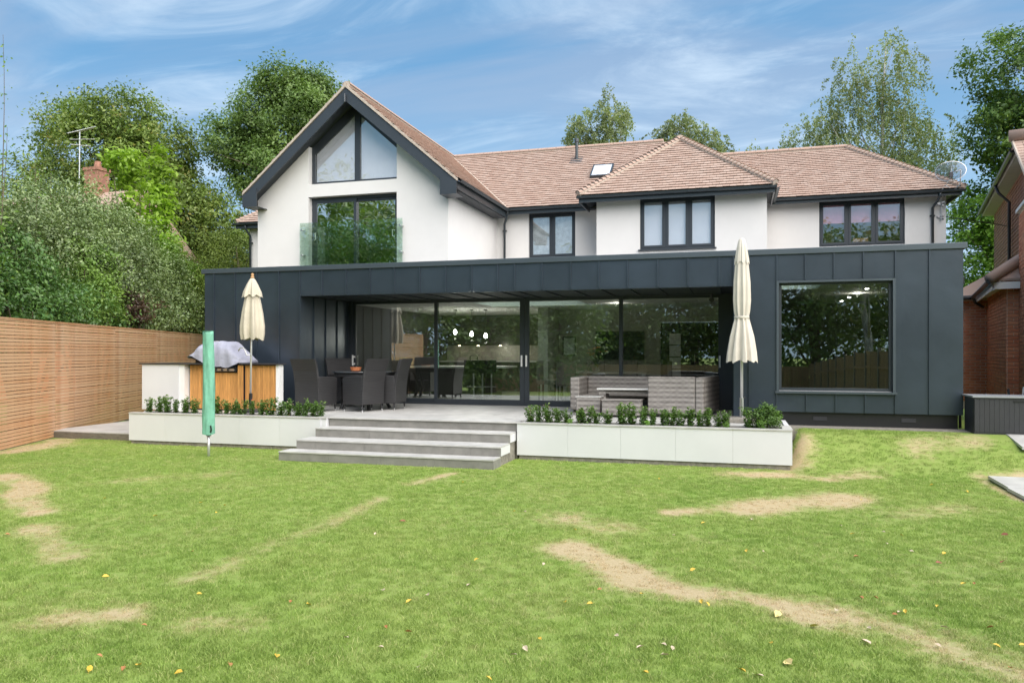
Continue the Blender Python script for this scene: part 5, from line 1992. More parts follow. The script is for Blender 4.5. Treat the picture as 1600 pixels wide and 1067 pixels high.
shrub('bright lime green young maple with a drooping top beside the taller one', YOUNG, 12.9, 2.1,
      [(0, 0, 5.8, .7, 1.0), (-.5, 0, 8.0, .60, .5), (-.25, 0, 7.2, .42, .8), (.4, 0, 4.9, 1.0, .9)], 150, 30, .28, .10, 49, flat=.7, name='young_maple', cat='young tree')
shrub('loose grey green branches rising in front of the chimney', HOLLY, 10.0, 2.4,
      [(0, 0, 5.3, 1.3, .9), (-1.8, 0, 5.3, 1.2, .9), (1.8, 0, 5.2, 1.3, 1.0), (.3, 0, 6.3, .7, .7), (-2.6, 0, 5.9, .5, .7), (3.2, 0, 5.0, 1.2, 1.0)], 560, 34, .30, .048, 50, flat=1.2)
shrub('mixed green shrub beyond the near end of the fence at the left', PRIVET, -.6, 1.6,
      [(0, 0, 2.8, 1.4, 1.4), (-1.8, .2, 3.0, 1.5, 1.5), (1.2, 0, 3.6, 1.3, 1.3)], 420, 34, .34, .06, 52, flat=.9)
# wispy climbing shoots at the far left
t = thing('tall_sapling', 'thin wispy sapling shoots rising above the hedge at the left edge', 'sapling', fp(3.5, 1.5))
sh = MB()
LL = []
rg = np.random.default_rng(51)
for (s, o, zt_, dx) in ((3.4, 1.5, 8.6, -.25), (4.6, 1.5, 6.3, .1), (5.6, 2.1, 6.2, -.1), (6.2, 1.8, 6.4, .15), (3.0, 1.4, 6.6, .1)):
    pts = []
    for i in range(9):
        u = i / 8
        pts.append(fp(s + dx * u + .12 * math.sin(u * 5 + s), o, 2.4 + (zt_ - 2.4) * u))
    sh.tube(pts, [.018 * (1 - .8 * i / 8) for i in range(9)], 5)
    for i in range(110):
        u = rg.uniform(.1, 1)
        if s == 3.4 and .62 < u < .72:
            continue
        k = min(7, int(u * 8))
        p = pts[k].lerp(pts[k + 1], u * 8 - k)
        LL.append((p.x + rg.normal() * .09, p.y + rg.normal() * .09, p.z + rg.normal() * .07))
sh.build('stems', BARK, t)
LL = np.array(LL)
V, F = leaf_quads(LL, unit(rg.normal(size=LL.shape)), .035, rg, .6)
fast_mesh('leaves', V, F, rg.uniform(0, 1, len(LL)), PRIVET, t)
# the hedge goes on towards and past the camera
for i, (s, lb) in enumerate(((-6.5, 'dense dark hedge tree beyond the near end of the slatted fence'), (-10.5, 'tall dark hedge tree level with the camera on the left'), (-15.5, 'large dark hedge tree behind the camera on the left'))):
    b = fp(s, 2.2)
    tree(lb, MAPLE, BARK, (b.x, b.y, 0), (b.x, b.y, 5.5), .2,
         [(b.x, b.y, 2.2, 2.3, 2.3, 2.2), (b.x - .5, b.y + .6, 4.6, 2.2, 2.2, 2.0)], 260, 26, .6, .12, 60 + i, rough=.2)

# trees behind the camera that show in the glass
for i, (x, y, h, r_, lb) in enumerate(((-30, -16, 16.5, 5.0, 'broad dark oak at the bottom of the garden, far left of the camera'),
                                  (-23.5, -9, 13.5, 4.2, 'tall oak on the left boundary well behind the camera'),
                                  (-16.0, -23, 7.5, 3.6, 'low round tree at the bottom of the garden left of centre'),
                                  (-8.5, -24, 7.0, 3.4, 'low spreading tree at the bottom of the garden in the middle'),
                                  (-2.5, -21, 11.5, 4.0, 'round oak at the bottom of the garden right of the birch'),
                                  (4.5, -20, 13.5, 4.4, 'tall oak at the bottom of the garden straight behind'),
                                  (10.5, -14, 12.0, 4.2, 'spreading tree beyond the right closeboard fence'),
                                  (18, -6, 10, 3.8, 'leafy tree further along the right boundary'))):
    gz = -.05 * max(0, -y - 1)
    tree(lb, OAK2 if i % 2 else OAK, BARK, (x, y, gz), (x, y, gz + h * .85), .35,
         [(x, y, gz + h * .72, r_, r_, h * .27), (x + 1.4, y, gz + h * .45, r_ * .9, r_ * .9, h * .25), (x - 1.8, y + .5, gz + h * .42, r_ * .85, r_ * .85, h * .25), (x, y + 1.2, gz + h * .2, r_ * .9, r_ * .8, h * .2)], 620, 26, .85, .17, 70 + i, rough=.22, nl=10)
t = thing('birch_tree', 'pale trunked silver birch on the lawn behind the camera', 'tree', (-9.4, -7.5, -.3))
C = birch_crown('crown', t, BIRCH, [(-9.4, -7.5, 8.3, 2.2, 2.0, 2.4), (-8.6, -7.5, 6.2, 2.2, 2.0, 1.5)], 330, 81, leaf=.08, per=24)
limbs(t, BIRCHBARK, (-9.4, -7.5, -.3), (-9.2, -7.5, 9.5), .22, C, 18, 81)
t = thing('birch_tree', 'forked silver birch behind the closeboard fence', 'tree', (5.6, -9, -.4))
C = birch_crown('crown', t, BIRCH, [(5.6, -9, 7.6, 2.2, 2.0, 2.2), (4.8, -9, 5.6, 1.8, 1.8, 1.2)], 240, 82, leaf=.08, per=24)
limbs(t, BIRCHBARK, (5.6, -9, -.4), (5.2, -9, 8.0), .24, C, 16, 82)

# closeboard fences on the right and at the back, seen only in the glass
t = thing('closeboard_fence', 'brown closeboard fence with concrete posts along the right boundary', 'fence', (4.2, -3, 0))
A, Bp = Vector((4.75, 6.2, 0)), Vector((3.6, -14, 0))
nb = 11
for i in range(nb):
    a, b = A.lerp(Bp, i / nb), A.lerp(Bp, (i + 1) / nb)
    gz = -.05 * max(0, -(a.y + b.y) / 2 - 1)
    d = (b - a)
    dn = d.normalized()
    MB().obox(a + Vector((0, 0, gz + .9)), dn * .05, Vector((.05, 0, 0)), (0, 0, 1.0)).build('concrete_post', M['footing'], t)
    for k in range(12):
        c = a + d * ((k + .5) / 12)
        MB().obox(c + Vector((0, 0, gz + .92)), dn * (d.length / 24 - .003), Vector((.012, 0, 0)), (0, 0, .85)).build('board', M['panelwood'], t)
    MB().obox(a + d * .5 + Vector((-.03, 0, gz + 1.25)), dn * (d.length / 2 - .06), Vector((.02, 0, 0)), (0, 0, .04)).build('rail', M['panelwood'], t)
    MB().obox(a + d * .5 + Vector((-.03, 0, gz + .5)), dn * (d.length / 2 - .06), Vector((.02, 0, 0)), (0, 0, .04)).build('rail', M['panelwood'], t)
t = thing('back_fence', 'brown timber fence across the bottom of the garden', 'fence', (-4, -14.2, -.7))
for k in range(60):
    x = -15 + k * .31
    MB().box(x, x + .3, -14.22, -14.19, -.8, 1.0).build('board', M['panelwood'], t)

# ------------------------------------------------------------------ hedging plants in the planters
def plant_mesh(seed, h=.29, w_=.10, n=430, mat=None, leaf=.021):
    rg = np.random.default_rng(seed)
    ns = int(rg.integers(5, 9))
    P, N = [], []
    for s in range(ns):
        a = rg.uniform(0, 6.28)
        r = w_ * rg.uniform(.15, 1)
        x, y = r * math.cos(a), r * math.sin(a)
        hh = h * rg.uniform(.65, 1.1)
        m = int(n / ns)
        u = rg.uniform(.12, 1, m)
        P.append(np.stack([x * (.4 + .6 * u) + rg.normal(size=m) * .016, y * (.4 + .6 * u) + rg.normal(size=m) * .016, hh * u], 1))
        ang = rg.uniform(0, 6.28, m)
        N.append(np.stack([np.cos(ang) * .6, np.sin(ang) * .6, rg.uniform(.3, 1, m)], 1))
    P, N = np.concatenate(P), unit(np.concatenate(N))
    V, F = leaf_quads(P, N, leaf, rg, .45)
    return V, F, np.clip(P[:, 2] / h * .55 + rg.uniform(0, .5, len(P)), 0, 1)


PM = []
for s in range(6):
    V, F, tn = plant_mesh(100 + s)
    o = fast_mesh('tmp', V, F, tn, BOXL)
    PM.append(o.data)
    bpy.data.objects.remove(o)
stem_me = MB().tube([(0, 0, -.02), (.004, 0, .09)], .006, 5).tube([(.01, .01, -.02), (.03, .02, .1)], .004, 4).tube([(-.01, 0, -.02), (-.03, -.01, .1)], .004, 4)
tmp = stem_me.build('tmp', BARK)
STEM = tmp.data
bpy.data.objects.remove(tmp)
DM = fast_mesh('tmp', *plant_mesh(140, .30, .07, 60, leaf=.013), DEADL)
DEAD = DM.data
bpy.data.objects.remove(DM)


def hedge_row(xs, y, where, group):
    for i, x in enumerate(xs):
        sc_ = random.uniform(.88, 1.22)
        t = thing('hedge_plant', 'small evergreen hedging plant, %s from the left in the %s' % (ORD[i], where), 'hedge plant', (x, y, .562), group)
        o = bpy.data.objects.new('foliage', random.choice(PM))
        link(o, t)
        o.matrix_parent_inverse = Matrix()
        st = bpy.data.objects.new('stems', STEM)
        link(st, t)
        st.matrix_parent_inverse = Matrix()
        t.rotation_euler = (0, 0, random.uniform(0, 6.28))
        t.scale = (sc_ * 1.05, sc_ * 1.05, sc_)
        if (where.startswith('right') and i in (0, 2, 5)) or (where.startswith('left') and i in (14, 10)):
            d = bpy.data.objects.new('withered_shoots', DEAD)
            link(d, t)
            d.matrix_parent_inverse = Matrix()


lx = [-10.86, -10.60, -10.42, -10.24, -10.03, -9.83, -9.32, -9.12, -8.96, -8.78, -8.56, -8.36, -8.18, -7.98, -7.80, -7.62, -7.46, -7.30, -7.17]
hedge_row(lx, 12.25, 'left planter', 'hedging plants in the left planter')
rx = [-3.28, -3.14, -2.97, -2.80, -2.66, -2.45, -2.33, -2.17, -1.99, -1.75, -1.60, -1.42, -1.27, -1.10, -.98, -.85, -.68, -.53, -.42, -.26, -.16, .20]
hedge_row(rx, 12.32, 'right planter', 'hedging plants in the right planter')
t = thing('leafy_bush', 'larger rounded leafy bush at the right end of the right planter', 'bush', (.46, 12.38, .56))
make_crown('foliage', t, BOXL, [(.46, 12.38, .80, .17, .16, .17), (.52, 12.40, .72, .15, .14, .14), (.38, 12.36, .72, .14, .13, .14)], 150, 24, .05, .017, 201, flat=1, rmin=.3)
MB().tube([(.46, 12.38, .54), (.46, 12.38, .85)], .01, 5).tube([(.46, 12.38, .6), (.55, 12.38, .8)], .006, 5).tube([(.46, 12.38, .6), (.37, 12.38, .8)], .006, 5).build('stems', BARK, t)
for i, (x, y, h, w_, lb) in enumerate(((.62, 12.42, .27, .11, 'bright green leafy weed spilling over the right planter corner'), (.38, 12.20, .16, .08, 'bright green seedling in front of the rounded bush'),
                                   (-.12, 12.2, .13, .07, 'pale green seedling near the right end of the hedge row'), (-1.35, 12.2, .12, .05, 'tiny bright seedling in the middle of the right hedge row'),
                                   (-9.5, 12.16, .12, .06, 'small bright green seedling right of the green dryer cover'), (-2.6, 12.2, .10, .05, 'tiny pale seedling left of the sofa in the hedge row'))):
    V, F, tn = plant_mesh(210 + i, h, w_, 150, leaf=.021)
    t = thing('seedling', lb, 'seedling', (x, y, .56))
    fast_mesh('foliage', V + np.array([x, y, .56]), F, tn, HERB, t)

# ------------------------------------------------------------------ fallen leaves
FL = [(-1.52, 6.14, 0), (-.56, 7.39, 0), (-1.51, 7.36, 1), (-.32, 8.02, 1), (.16, 8.36, 0), (.85, 8.86, 1), (1.41, 9.78, 1), (1.01, 8.35, 0), (1.07, 7.97, 1),
      (1.37, 8.14, 0), (1.51, 8.04, 1), (.09, 6.99, 1), (1.31, 7.65, 0), (1.47, 7.4, 0), (1.72, 7.39, 1), (.98, 7.06, 2), (2.12, 7.23, 3), (2.44, 8.28, 3),
      (-.96, 5.59, 2), (-.65, 5.56, 1), (-1.14, 5.24, 1), (-.97, 5.25, 1), (-.23, 5.48, 1), (-.19, 5.44, 1), (.26, 5.34, 4), (.48, 5.17, 4), (.84, 5.85, 2),
      (.94, 5.88, 2), (1.0, 5.54, 2), (1.08, 5.63, 1), (1.04, 5.6, 0), (1.31, 5.81, 1), (1.25, 5.37, 0), (1.53, 5.46, 2), (1.63, 6.44, 1), (1.71, 6.48, 2),
      (.74, 4.98, 5), (.8, 5.23, 0), (1.14, 5.04, 0), (1.22, 4.84, 2), (1.44, 4.8, 2), (1.47, 5.13, 1), (1.62, 5.19, 1), (-.7, 4.69, 0), (-.54, 4.54, 0),
      (-.41, 4.62, 0), (-.36, 4.58, 0), (-.39, 4.46, 0), (-1.14, 4.51, 1), (-1.18, 4.33, 0), (-1.22, 4.22, 0), (.2, 4.81, 1), (.28, 4.54, 4), (.03, 4.36, 1),
      (.12, 4.32, 5), (-.47, 4.19, 1), (.64, 5.52, 0), (-.33, 6.27, 1), (-2.19, 8.01, 0), (-2.31, 8.01, 1), (-1.01, 10.67, 1), (-1.32, 11.3, 1), (2.45, 11.15, 1),
      (2.76, 10.77, 1), (.23, 7.0, 0), (1.6, 7.04, 3), (-7.18, 7.38, 1), (-5.91, 6.76, 1), (-5.54, 7.42, 1), (-5.9, 7.47, 1), (-4.51, 5.6, 2), (-5.01, 4.45, 2),
      (-6.69, 5.7, 2), (-3.68, 4.64, 1), (-2.82, 4.67, 1), (-3.3, 6.66, 0), (-1.95, 4.39, 2), (-1.67, 3.9, 0), (-2.12, 5.12, 0), (-2.19, 4.94, 1), (-2.51, 3.82, 1),
      (-3.18, 3.51, 1), (-3.23, 3.45, 2), (-3.41, 3.4, 1), (-3.5, 3.56, 2), (-2.89, 3.48, 1), (-2.69, 3.64, 2), (-2.27, 4.19, 0), (-2.0, 4.11, 0), (-2.12, 4.43, 2),
      (-1.92, 5.43, 0), (-2.09, 6.1, 1), (-1.26, 3.87, 1), (-3.5, 9.65, 1), (-2.97, 4.69, 2), (-4.66, 4.8, 1), (-5.39, 7.07, 1), (-2.47, 5.11, 0), (-3.61, 4.03, 2), (-3.28, 7.24, 3)]
LC = [('pale cream fallen birch leaf lying', (.60, .49, .36), .022), ('small yellow fallen birch leaf lying', (.64, .44, .06), .022), ('small orange brown fallen leaf lying', (.42, .19, .07), .020),
      ('dark reddish brown curled leaf', (.26, .09, .05), .036), ('larger yellow fallen leaf', (.72, .57, .24), .036), ('large pale pinkish fallen leaf', (.68, .52, .40), .036)]
LMAT, LME = [], []
for k, (lb, c, s) in enumerate(LC):
    LMAT.append(simple('fallen_leaf_%s' % ['cream', 'yellow', 'orange', 'brown', 'golden', 'pink'][k], c, .6, var=.2, scale=60))
    me = bpy.data.meshes.new('fallen_leaf')
    vs = [(-s, 0, .002), (-.45 * s, .6 * s, .010), (.25 * s, .52 * s, .012), (s, 0, .006), (.25 * s, -.52 * s, .013), (-.45 * s, -.6 * s, .009), (0, 0, .003), (-1.5 * s, .05 * s, .004), (-1.5 * s, -.05 * s, .004)]
    me.from_pydata(vs, [], [(0, 6, 1), (1, 6, 2), (2, 6, 3), (3, 6, 4), (4, 6, 5), (5, 6, 0), (0, 7, 8)])
    me.materials.append(LMAT[-1])
    LME.append(me)
for (x, y, k) in FL:
    o = bpy.data.objects.new('fallen_leaf', LME[k])
    col.objects.link(o)
    o.location = (x, y, float(ground_z(x, y)) + .017)
    o.rotation_euler = (random.uniform(-.5, .5), random.uniform(-.4, .4), random.uniform(0, 6.28))
    q = random.uniform(.8, 1.25)
    o.scale = (q, q, q)
    zone = 'close to the steps and planters' if y > 8.8 else ('on the left half of the lawn' if x < -2.0 else ('near the lower edge of the lawn' if y < 5.0 else 'on the right half of the lawn'))
    setp(o, LC[k][0] + ' ' + zone, 'fallen leaf', 'fallen leaves scattered on the lawn')

# ------------------------------------------------------------------ satellite dish, aerial, cables
t = thing('satellite_dish', 'grey mesh satellite dish above the right end of the wing gutter', 'satellite dish', (5.42, 23.2, 6.1))
dm = MB()
vs, fs = [], []
Rr, rings, seg = .36, 7, 28
for i in range(rings + 1):
    r = Rr * i / rings
    for k in range(seg):
        a = 2 * math.pi * k / seg
        vs.append((r * math.cos(a), -.12 + .9 * r * r, r * math.sin(a) * .78))
for i in range(rings):
    for k in range(seg):
        k2 = (k + 1) % seg
        fs.append((i * seg + k, i * seg + k2, (i + 1) * seg + k2, (i + 1) * seg + k))
q = Matrix.Rotation(R(-12), 3, 'Z') @ Matrix.Rotation(R(-14), 3, 'X')
vs = [q @ Vector(v) + Vector((5.44, 22.72, 6.52)) for v in vs]
dishm, n_ = newmat('perforated_dish')
p1 = n_.nodes.new("ShaderNodeBsdfPrincipled")
p1.inputs["Base Color"].default_value = (.09, .11, .14, 1)
p1.inputs["Roughness"].default_value = .5
tr_ = n_.nodes.new("ShaderNodeBsdfTransparent")
mx_ = n_.nodes.new("ShaderNodeMixShader")
mx_.inputs[0].default_value = .42
o_ = n_.nodes.new("ShaderNodeOutputMaterial")
n_.links.new(tr_.outputs[0], mx_.inputs[1])
n_.links.new(p1.outputs[0], mx_.inputs[2])
n_.links.new(mx_.outputs[0], o_.inputs[0])
dm.add(vs, fs).build('dish', dishm, t, smooth=True)
MB().tube(vs[-seg:] + [vs[-seg]], .008, 5).build('dish_rim', M['steel'], t)
MB().tube([(5.44, 22.80, 6.50), (5.70, 22.80, 6.55), (5.70, 22.85, 6.18), (5.60, 22.95, 6.08), (5.36, 23.25, 6.0), (5.32, 23.25, 5.98)], .018, 8).build('mast', M['alu'], t, smooth=True)
MB().tube([(5.40, 22.72, 6.40), (5.36, 22.45, 6.36)], .010, 6).tube([(5.47, 22.72, 6.66), (5.38, 22.45, 6.40)], .008, 6).build('feed_arm', M['alu'], t)
MB().box(5.34, 5.42, 22.38, 22.46, 6.30, 6.43).build('receiver', M['boxp'], t)
MB().tube([(5.34, 23.24, 5.88), (5.34, 23.24, 5.30)], .014, 8).build('wall_rail', M['alu'], t)
for z in (5.80, 5.45):
    MB().obox((5.34, 23.27, z), (.09, 0, .02), (0, .02, 0), (0, 0, .02)).obox((5.34, 23.27, z - .06), (.08, 0, -.02), (0, .02, 0), (0, 0, .012)).build('bracket', M['steel'], t)
MB().tube([(5.38, 22.42, 6.34), (5.30, 22.62, 6.12), (5.42, 22.7, 6.08), (5.34, 22.8, 6.18), (5.26, 22.83, 6.05), (5.28, 23.0, 5.86), (5.18, 23.26, 5.72)], .007, 5).build('cable', M['white'], t, smooth=True)
t = setp(MB().tube([(5.48, 23.35, 5.42), (7.2, 25, 5.40), (9.2, 28, 5.5)], .012, 5).build('overhead_cable', M['black'], None), 'thin black cable strung from the house corner to the neighbour', 'cable')

# ------------------------------------------------------------------ neighbour on the left: chimney and aerial
t = thing('neighbouring_house', 'red brick chimney and tiled ridge of a house hidden by the left hedge', 'house', (-26, 25.6, 0))
cx0, cy0 = -24.7, 24.2
MB().box(-32, cx0 + 2.3, cy0 - 2.5, cy0 + 4, 0, 5.2).build('wall', M['brick'], t)
MB().prism([(-33, cy0 - 2.8, 5.1), (-33, cy0 + .8, 8.15), (-33, cy0 + 4.4, 5.1)], (33 - 22.2, 0, 0)).build('roof', M['tile'], t)
ch = MB().box(cx0 - .33, cx0 + .33, cy0 + .5, cy0 + 1.1, 7.4, 9.0).box(cx0 - .37, cx0 + .37, cy0 + .46, cy0 + 1.14, 9.002, 9.12).build('chimney', M['oldbrick'], t)
WM[ch.name] = Matrix()
MB().tube([(cx0 + .05, cy0 + .8, 9.12), (cx0 + .05, cy0 + .8, 9.4)], [.15, .12], 12).build('chimney_pot', M['oldbrick'], ch)
t = thing('television_aerial', 'slim television aerial on a silver pole beside the hidden chimney', 'aerial', (cx0 - .5, cy0 + .5, 8.0))
MB().tube([(cx0 - .48, cy0 + .4, 7.6), (cx0 - .45, cy0 + .4, 10.55)], .022, 8).build('mast', M['alu'], t)
MB().tube([(cx0 - .85, cy0 + .2, 10.45), (cx0 + .05, cy0 + .7, 10.78)], .018, 6).obox((cx0 - .30, cy0 + .5, 10.62), (.26, .14, .10), (.06, -.10, 0), (0, 0, .006)).build('boom', M['alu'], t)
m = MB()
for k in range(9):
    c = Vector((cx0 - .85 + k * .1, cy0 + .2 + k * .055, 10.45 + k * .037))
    m.tube([c + Vector((-.05, .09, 0)), c + Vector((.05, -.09, 0))], .005, 4)
m.tube([(cx0 - .75, cy0 + .2, 10.2), (cx0 + .1, cy0 + .6, 10.25)], .01, 5).tube([(cx0 - .7, cy0 + .2, 10.0), (cx0 - .1, cy0 + .6, 9.98)], .01, 5)
m.build('elements', M['alu'], t)

# ------------------------------------------------------------------ neighbour on the right: brick walls, tile hanging, hipped lean-to
NB = thing('brick_house', 'red brick and tile hung neighbouring house at the right edge', 'house', (6.1, 22, .5))
u_ = Vector((.1906, .9817, 0))
v_ = Vector((.9817, -.1906, 0))
P0 = Vector((6.10, 21.99, 0))


def nb(s, w_, z):
    return P0 + u_ * s + v_ * w_ + Vector((0, 0, z))


brick_me = {}
BUD = [290]


def brick_wall(a, b, z0, z1, nrm_, part, each=True):
    """a, b: ends of the wall foot; bricks proud of a mortar face"""
    a, b = Vector(a), Vector(b)
    d = (b - a)
    L_ = d.length
    D = d.normalized()
    joined = MB()
    rows = int((z1 - z0) / .075)
    for r in range(rows):
        off = 0 if r % 2 == 0 else -.1125
        x = off
        while x < L_ - .01:
            xa, xb = max(x, 0), min(x + .225, L_)
            if xb - xa > .04:
                l = xb - xa - .010
                c = a + D * ((xa + xb) / 2) + Vector((0, 0, z0 + r * .075 + .0375)) + nrm_ * .004
                if each and BUD[0] > 0 and z0 + r * .075 > .95:
                    key = round(l, 3)
                    if key not in brick_me:
                        mb = MB().box(-l / 2, l / 2, -.006, .006, -.0325, .0325)
                        me = bpy.data.meshes.new('brick')
                        me.from_pydata(mb.v, [], mb.f)
                        me.materials.append(M['brick'])
                        brick_me[key] = me
                    o = bpy.data.objects.new('brick', brick_me[key])
                    link(o, part)
                    o.matrix_basis = Matrix(((D.x, nrm_.x, 0, c.x), (D.y, nrm_.y, 0, c.y), (0, 0, 1, c.z), (0, 0, 0, 1)))
                    BUD[0] -= 1
                else:
                    joined.obox(c, D * l / 2, nrm_ * .006, (0, 0, .0325), random.random())
            x += .225
    if joined.v:
        joined.build('brickwork', M['brick'], part, kind='stuff')


nw = MB()
nw.prism([nb(0, -2.2, .3), nb(0, -.0, .3), nb(2, 0, .3), nb(2, -2.2, .3)], (0, 0, 2.85))
nw.prism([nb(0, 0, .3), nb(-4.25, 0, .3), nb(-4.25, .21, .3), nb(-4.25, 2, .3), nb(2, 2, .3), nb(2, 0, .3)], (0, 0, 2.95))
wl = nw.build('wall', M['brickmortar'], NB, label='ground floor brick wall with a hipped lean-to roof')
WM[wl.name] = Matrix()
brick_wall(nb(-4.252, .004, 0), nb(-4.252, .21, 0), .5, 3.3, -u_, wl)
brick_wall(nb(0 - .002, -.72, 0), nb(-.002, 0, 0), .5, 3.1, -u_, wl)
brick_wall(nb(-.002, -2.2, 0), nb(-.002, -.72, 0), .5, 3.1, -u_, wl, False)
brick_wall(nb(-4.25, -.002, 0), nb(0, -.002, 0), .5, 3.25, -v_, wl, False)
# taller wall coming forward
tw_ = MB().prism([nb(-4.25, .215, .1), nb(-8.8, .215, .1), nb(-8.8, 2, .1), nb(-4.25, 2, .1)], (0, 0, 4.45)).build('wall', M['brickmortar'], NB, label='tall plain brick flank wall with a white capping')
WM[tw_.name] = Matrix()
brick_wall(nb(-8.8, .213, 0), nb(-4.25, .213, 0), .3, 4.50, -v_, tw_, False)
MB().prism([nb(-4.22, .15, 4.55), nb(-8.85, .15, 4.55), nb(-8.85, .32, 4.55), nb(-4.22, .32, 4.55)], (0, 0, .07)).build('capping', M['white'], NB)
# lean-to roof: hip at the pier corner
lr = [nb(-4.5, -.25, 3.22), nb(.25, -.25, 3.22), nb(1.15, .9, 4.05), nb(-3.4, .9, 4.05)]
MB().prism(lr, (0, 0, -.05)).prism([nb(-4.5, -.25, 3.22), nb(-3.4, .9, 4.05), nb(-4.5, .9, 3.25)], (0, 0, -.05)).prism([nb(-.28, -.95, 3.14), nb(-.28, .0, 3.14), nb(.5, .1, 3.78)], (0, 0, -.05)).prism([nb(-.25, -2.5, 3.05), nb(-.25, -.9, 3.10), nb(.9, -.9, 3.15), nb(.9, -2.5, 3.10)], (0, 0, -.05)).build('roof', M['tile'], NB)
rt = MB()
for k in range(9):
    f0, f1 = k / 9, (k + 1) / 9 + .02
    a0 = Vector(lr[0]).lerp(Vector(lr[3]), f0)
    b0 = Vector(lr[1]).lerp(Vector(lr[2]), f0)
    a1 = Vector(lr[0]).lerp(Vector(lr[3]), f1)
    b1 = Vector(lr[1]).lerp(Vector(lr[2]), f1)
    n_t = 26
    for i in range(n_t):
        q = [a0.lerp(b0, (i + .03) / n_t), a0.lerp(b0, (i + .97) / n_t), a1.lerp(b1, (i + .97) / n_t), a1.lerp(b1, (i + .03) / n_t)]
        up_ = Vector((0, 0, .035))
        rt.add([q[0], q[1], q[1] + up_, q[0] + up_, q[2] + up_ * .3, q[3] + up_ * .3], [(0, 1, 2, 3), (3, 2, 4, 5)], random.random())
rt.build('roof_tiles', M['tile'], NB, kind='stuff')
MB().tube([nb(-4.62, -.34, 3.22), nb(-4.1, .2, 3.60), nb(-3.3, .95, 4.10)], [.105, .115, .115], 12).build('hip_tile', M['tile'], NB, smooth=True)
MB().prism([nb(-4.5, -.27, 3.00), nb(.2, -.27, 3.00), nb(.2, -.24, 3.00), nb(-4.5, -.24, 3.00)], (0, 0, .17)).prism([nb(-4.5, -.27, 3.02), nb(-4.47, -.24, 3.02), nb(-4.47, .2, 3.02), nb(-4.5, .2, 3.02)], (0, 0, .14)).build('fascia', M['white'], NB)
MB().prism([nb(-4.45, -.24, 3.10), nb(.0, -.24, 3.10), nb(.0, -.01, 3.10), nb(-4.25, -.01, 3.10)], (0, 0, .015)).build('soffit', M['white'], NB)
MB().tube([nb(-4.6, -.34, 3.17), nb(-.3, -.34, 3.12), nb(-.35, -2.5, 3.08)], .055, 8).build('gutter', M['black'], NB)
MB().tube([nb(-.5, -.34, 3.1), nb(-.45, -.3, 2.98), nb(-.12, -.10, 2.88)], .035, 8).build('downpipe', M['black'], NB)
# upper tile hung wall and main eave
uw = MB().prism([nb(-4.2, .9, 3.3), nb(8.6, .9, 3.3), nb(8.6, 6, 3.3), nb(-4.2, 6, 3.3)], (0, 0, 3.2)).build('wall', M['brickmortar'], NB, label='tile hung upper wall')
WM[uw.name] = Matrix()
th_ = MB()
for r in range(28):
    z = 3.4 + r * .112
    s = -4.2 - (.08 if r % 2 else 0)
    while s < 8.6:
        th_.add([nb(s + .003, .87, z - .02), nb(s + .16, .87, z - .02), nb(s + .16, .893, z + .112), nb(s + .003, .893, z + .112), nb(s + .16, .893, z - .02), nb(s + .003, .893, z - .02)],
                [(0, 1, 2, 3), (1, 0, 5, 4)], random.random() * .5)
        s += .165
th_.build('hanging_tiles', M['hung'], uw, kind='stuff')
MB().prism([nb(-.6, .86, 4.9), nb(.5, .86, 4.9), nb(.5, .84, 4.9), nb(-.6, .84, 4.9)], (0, 0, 1.35)).build('window', M['white'], NB)
MB().prism([nb(-.4, .83, 5.0), nb(.3, .83, 5.0), nb(.3, .835, 5.0), nb(-.4, .835, 5.0)], (0, 0, 1.15)).build('pane', M['smoked'], NB)
MB().prism([nb(-.6, .56, 6.52), nb(8.9, .56, 6.52), nb(8.9, .9, 6.52), nb(-.6, .9, 6.52)], (0, 0, .02)).prism([nb(-.6, .54, 6.52), nb(8.9, .54, 6.52), nb(8.9, .56, 6.52), nb(-.6, .56, 6.52)], (0, 0, .15)).build('soffit', M['greysoffit'], NB)
MB().tube([nb(-.6, .47, 6.64), nb(9.0, .47, 6.64)], .065, 8).build('gutter', M['black'], NB)
mr = MB().prism([nb(-.7, .45, 6.7), nb(9.1, .45, 6.7), nb(9.1, 4, 9.0), nb(-.7, 4, 9.0)], (0, 0, -.06)).build('roof', M['tile'], NB)
MB().tube([nb(3.6, .47, 6.6), nb(3.5, .55, 6.35), nb(3.4, .80, 6.05), nb(3.4, .80, 3.5)], .042, 8).build('downpipe', M['black'], NB)
MB().tube([nb(4.6, .78, 3.4), nb(4.6, .78, 4.35)], .09, 10).tube([nb(4.6, .78, 3.98), nb(4.6, .78, 4.12)], .15, 12).build('soil_pipe', M['black'], NB)
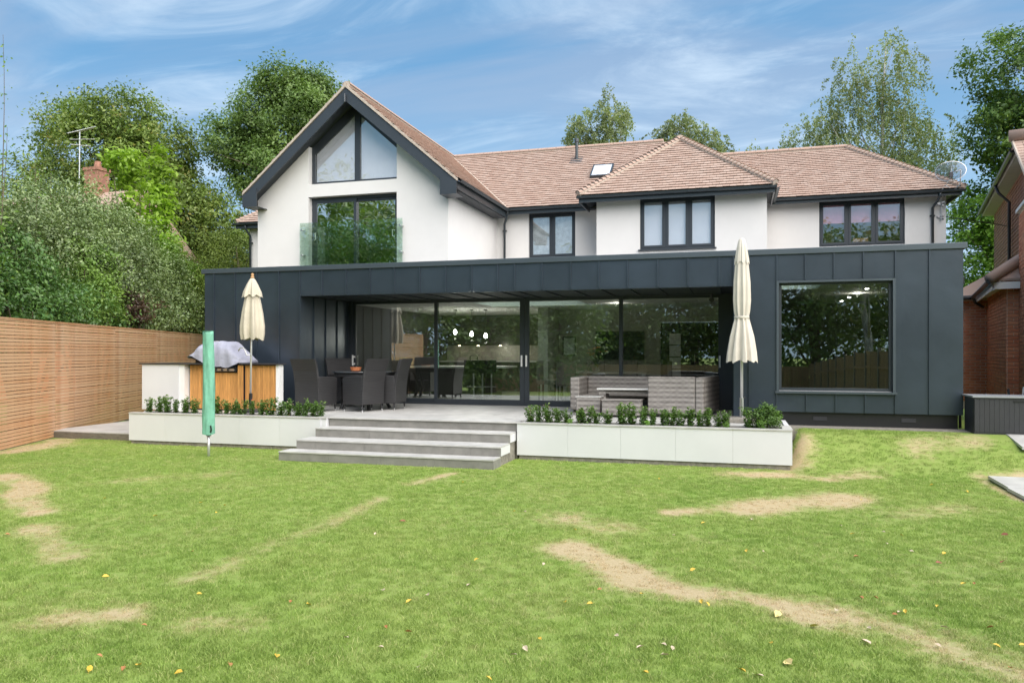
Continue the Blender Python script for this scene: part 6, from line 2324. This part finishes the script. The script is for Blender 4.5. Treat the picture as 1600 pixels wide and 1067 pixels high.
# front facing roof slope of the forward wing
fr_ = [nb(-3.3, .62, 4.9), nb(-3.3, 4, 4.9), nb(-.9, 4, 6.85), nb(-.9, .42, 6.85)]
MB().prism(fr_, (0, 0, -.06)).build('roof', M['soffit'], NB)
rt = MB()
for k in range(22):
    f0, f1 = k / 22, (k + 1) / 22 + .01
    for i in range(20):
        a0, b0 = Vector(fr_[0]).lerp(Vector(fr_[3]), f0), Vector(fr_[1]).lerp(Vector(fr_[2]), f0)
        a1, b1 = Vector(fr_[0]).lerp(Vector(fr_[3]), f1), Vector(fr_[1]).lerp(Vector(fr_[2]), f1)
        q = [a0.lerp(b0, (i + .02) / 20), a0.lerp(b0, (i + .98) / 20), a1.lerp(b1, (i + .98) / 20), a1.lerp(b1, (i + .02) / 20)]
        up_ = Vector((0, 0, .035))
        rt.add([q[0], q[1], q[1] + up_, q[0] + up_, q[2] + up_ * .3, q[3] + up_ * .3], [(0, 1, 2, 3), (3, 2, 4, 5)], random.random() * .5)
rt.build('roof_tiles', M['tile'], NB, kind='stuff')
MB().tube([Vector(fr_[0]), Vector(fr_[3])], .035, 6).build('verge_mortar', M['mortar'], NB)
MB().tube([nb(-1.0, .36, 6.9), nb(-1.0, 4, 6.98)], .14, 12).build('ridge_tile', M['tile'], NB, smooth=True)

# ------------------------------------------------------------------ storage box and tools beside it
t = thing('storage_box', 'black ribbed resin garden storage box with a pale grey lid edge', 'storage box', (4.2, 13.6, .5))
MB().box(3.50, 4.95, 13.26, 13.78, .50, 1.055).build('body', M['boxp'], t)
for i in range(22):
    x = 3.505 + i * .066
    MB().box(x + .001, x + .064, 13.252, 13.259, .53, 1.02).build('rib', M['boxp'], t)
MB().box(3.47, 4.98, 13.23, 13.81, 1.057, 1.082).build('lid', M['boxlid'], t)
MB().box(4.02, 4.20, 13.24, 13.247, .995, 1.01).build('handle_slot', M['black'], t)
t = thing('garden_tool', 'black and white hand tool sticking up behind the storage box', 'garden tool', (4.25, 13.9, .5))
MB().tube([(4.20, 13.88, .6), (4.14, 13.88, 1.17)], .018, 8).build('handle', M['black'], t)
MB().tube([(4.30, 13.9, .6), (4.36, 13.9, 1.2)], .014, 8).build('shaft', M['alu'], t)
t = thing('roof_gutter_outlet', 'black gutter outlet at the right edge of the extension', 'gutter', (3.55, 14.2, 2.9))
MB().box(3.495, 3.58, 14.1, 14.3, 2.86, 2.98).build('hopper', M['black'], t)
MB().tube([(3.54, 14.2, 2.86), (3.54, 14.2, .5)], .022, 8).build('pipe', M['black'], t)
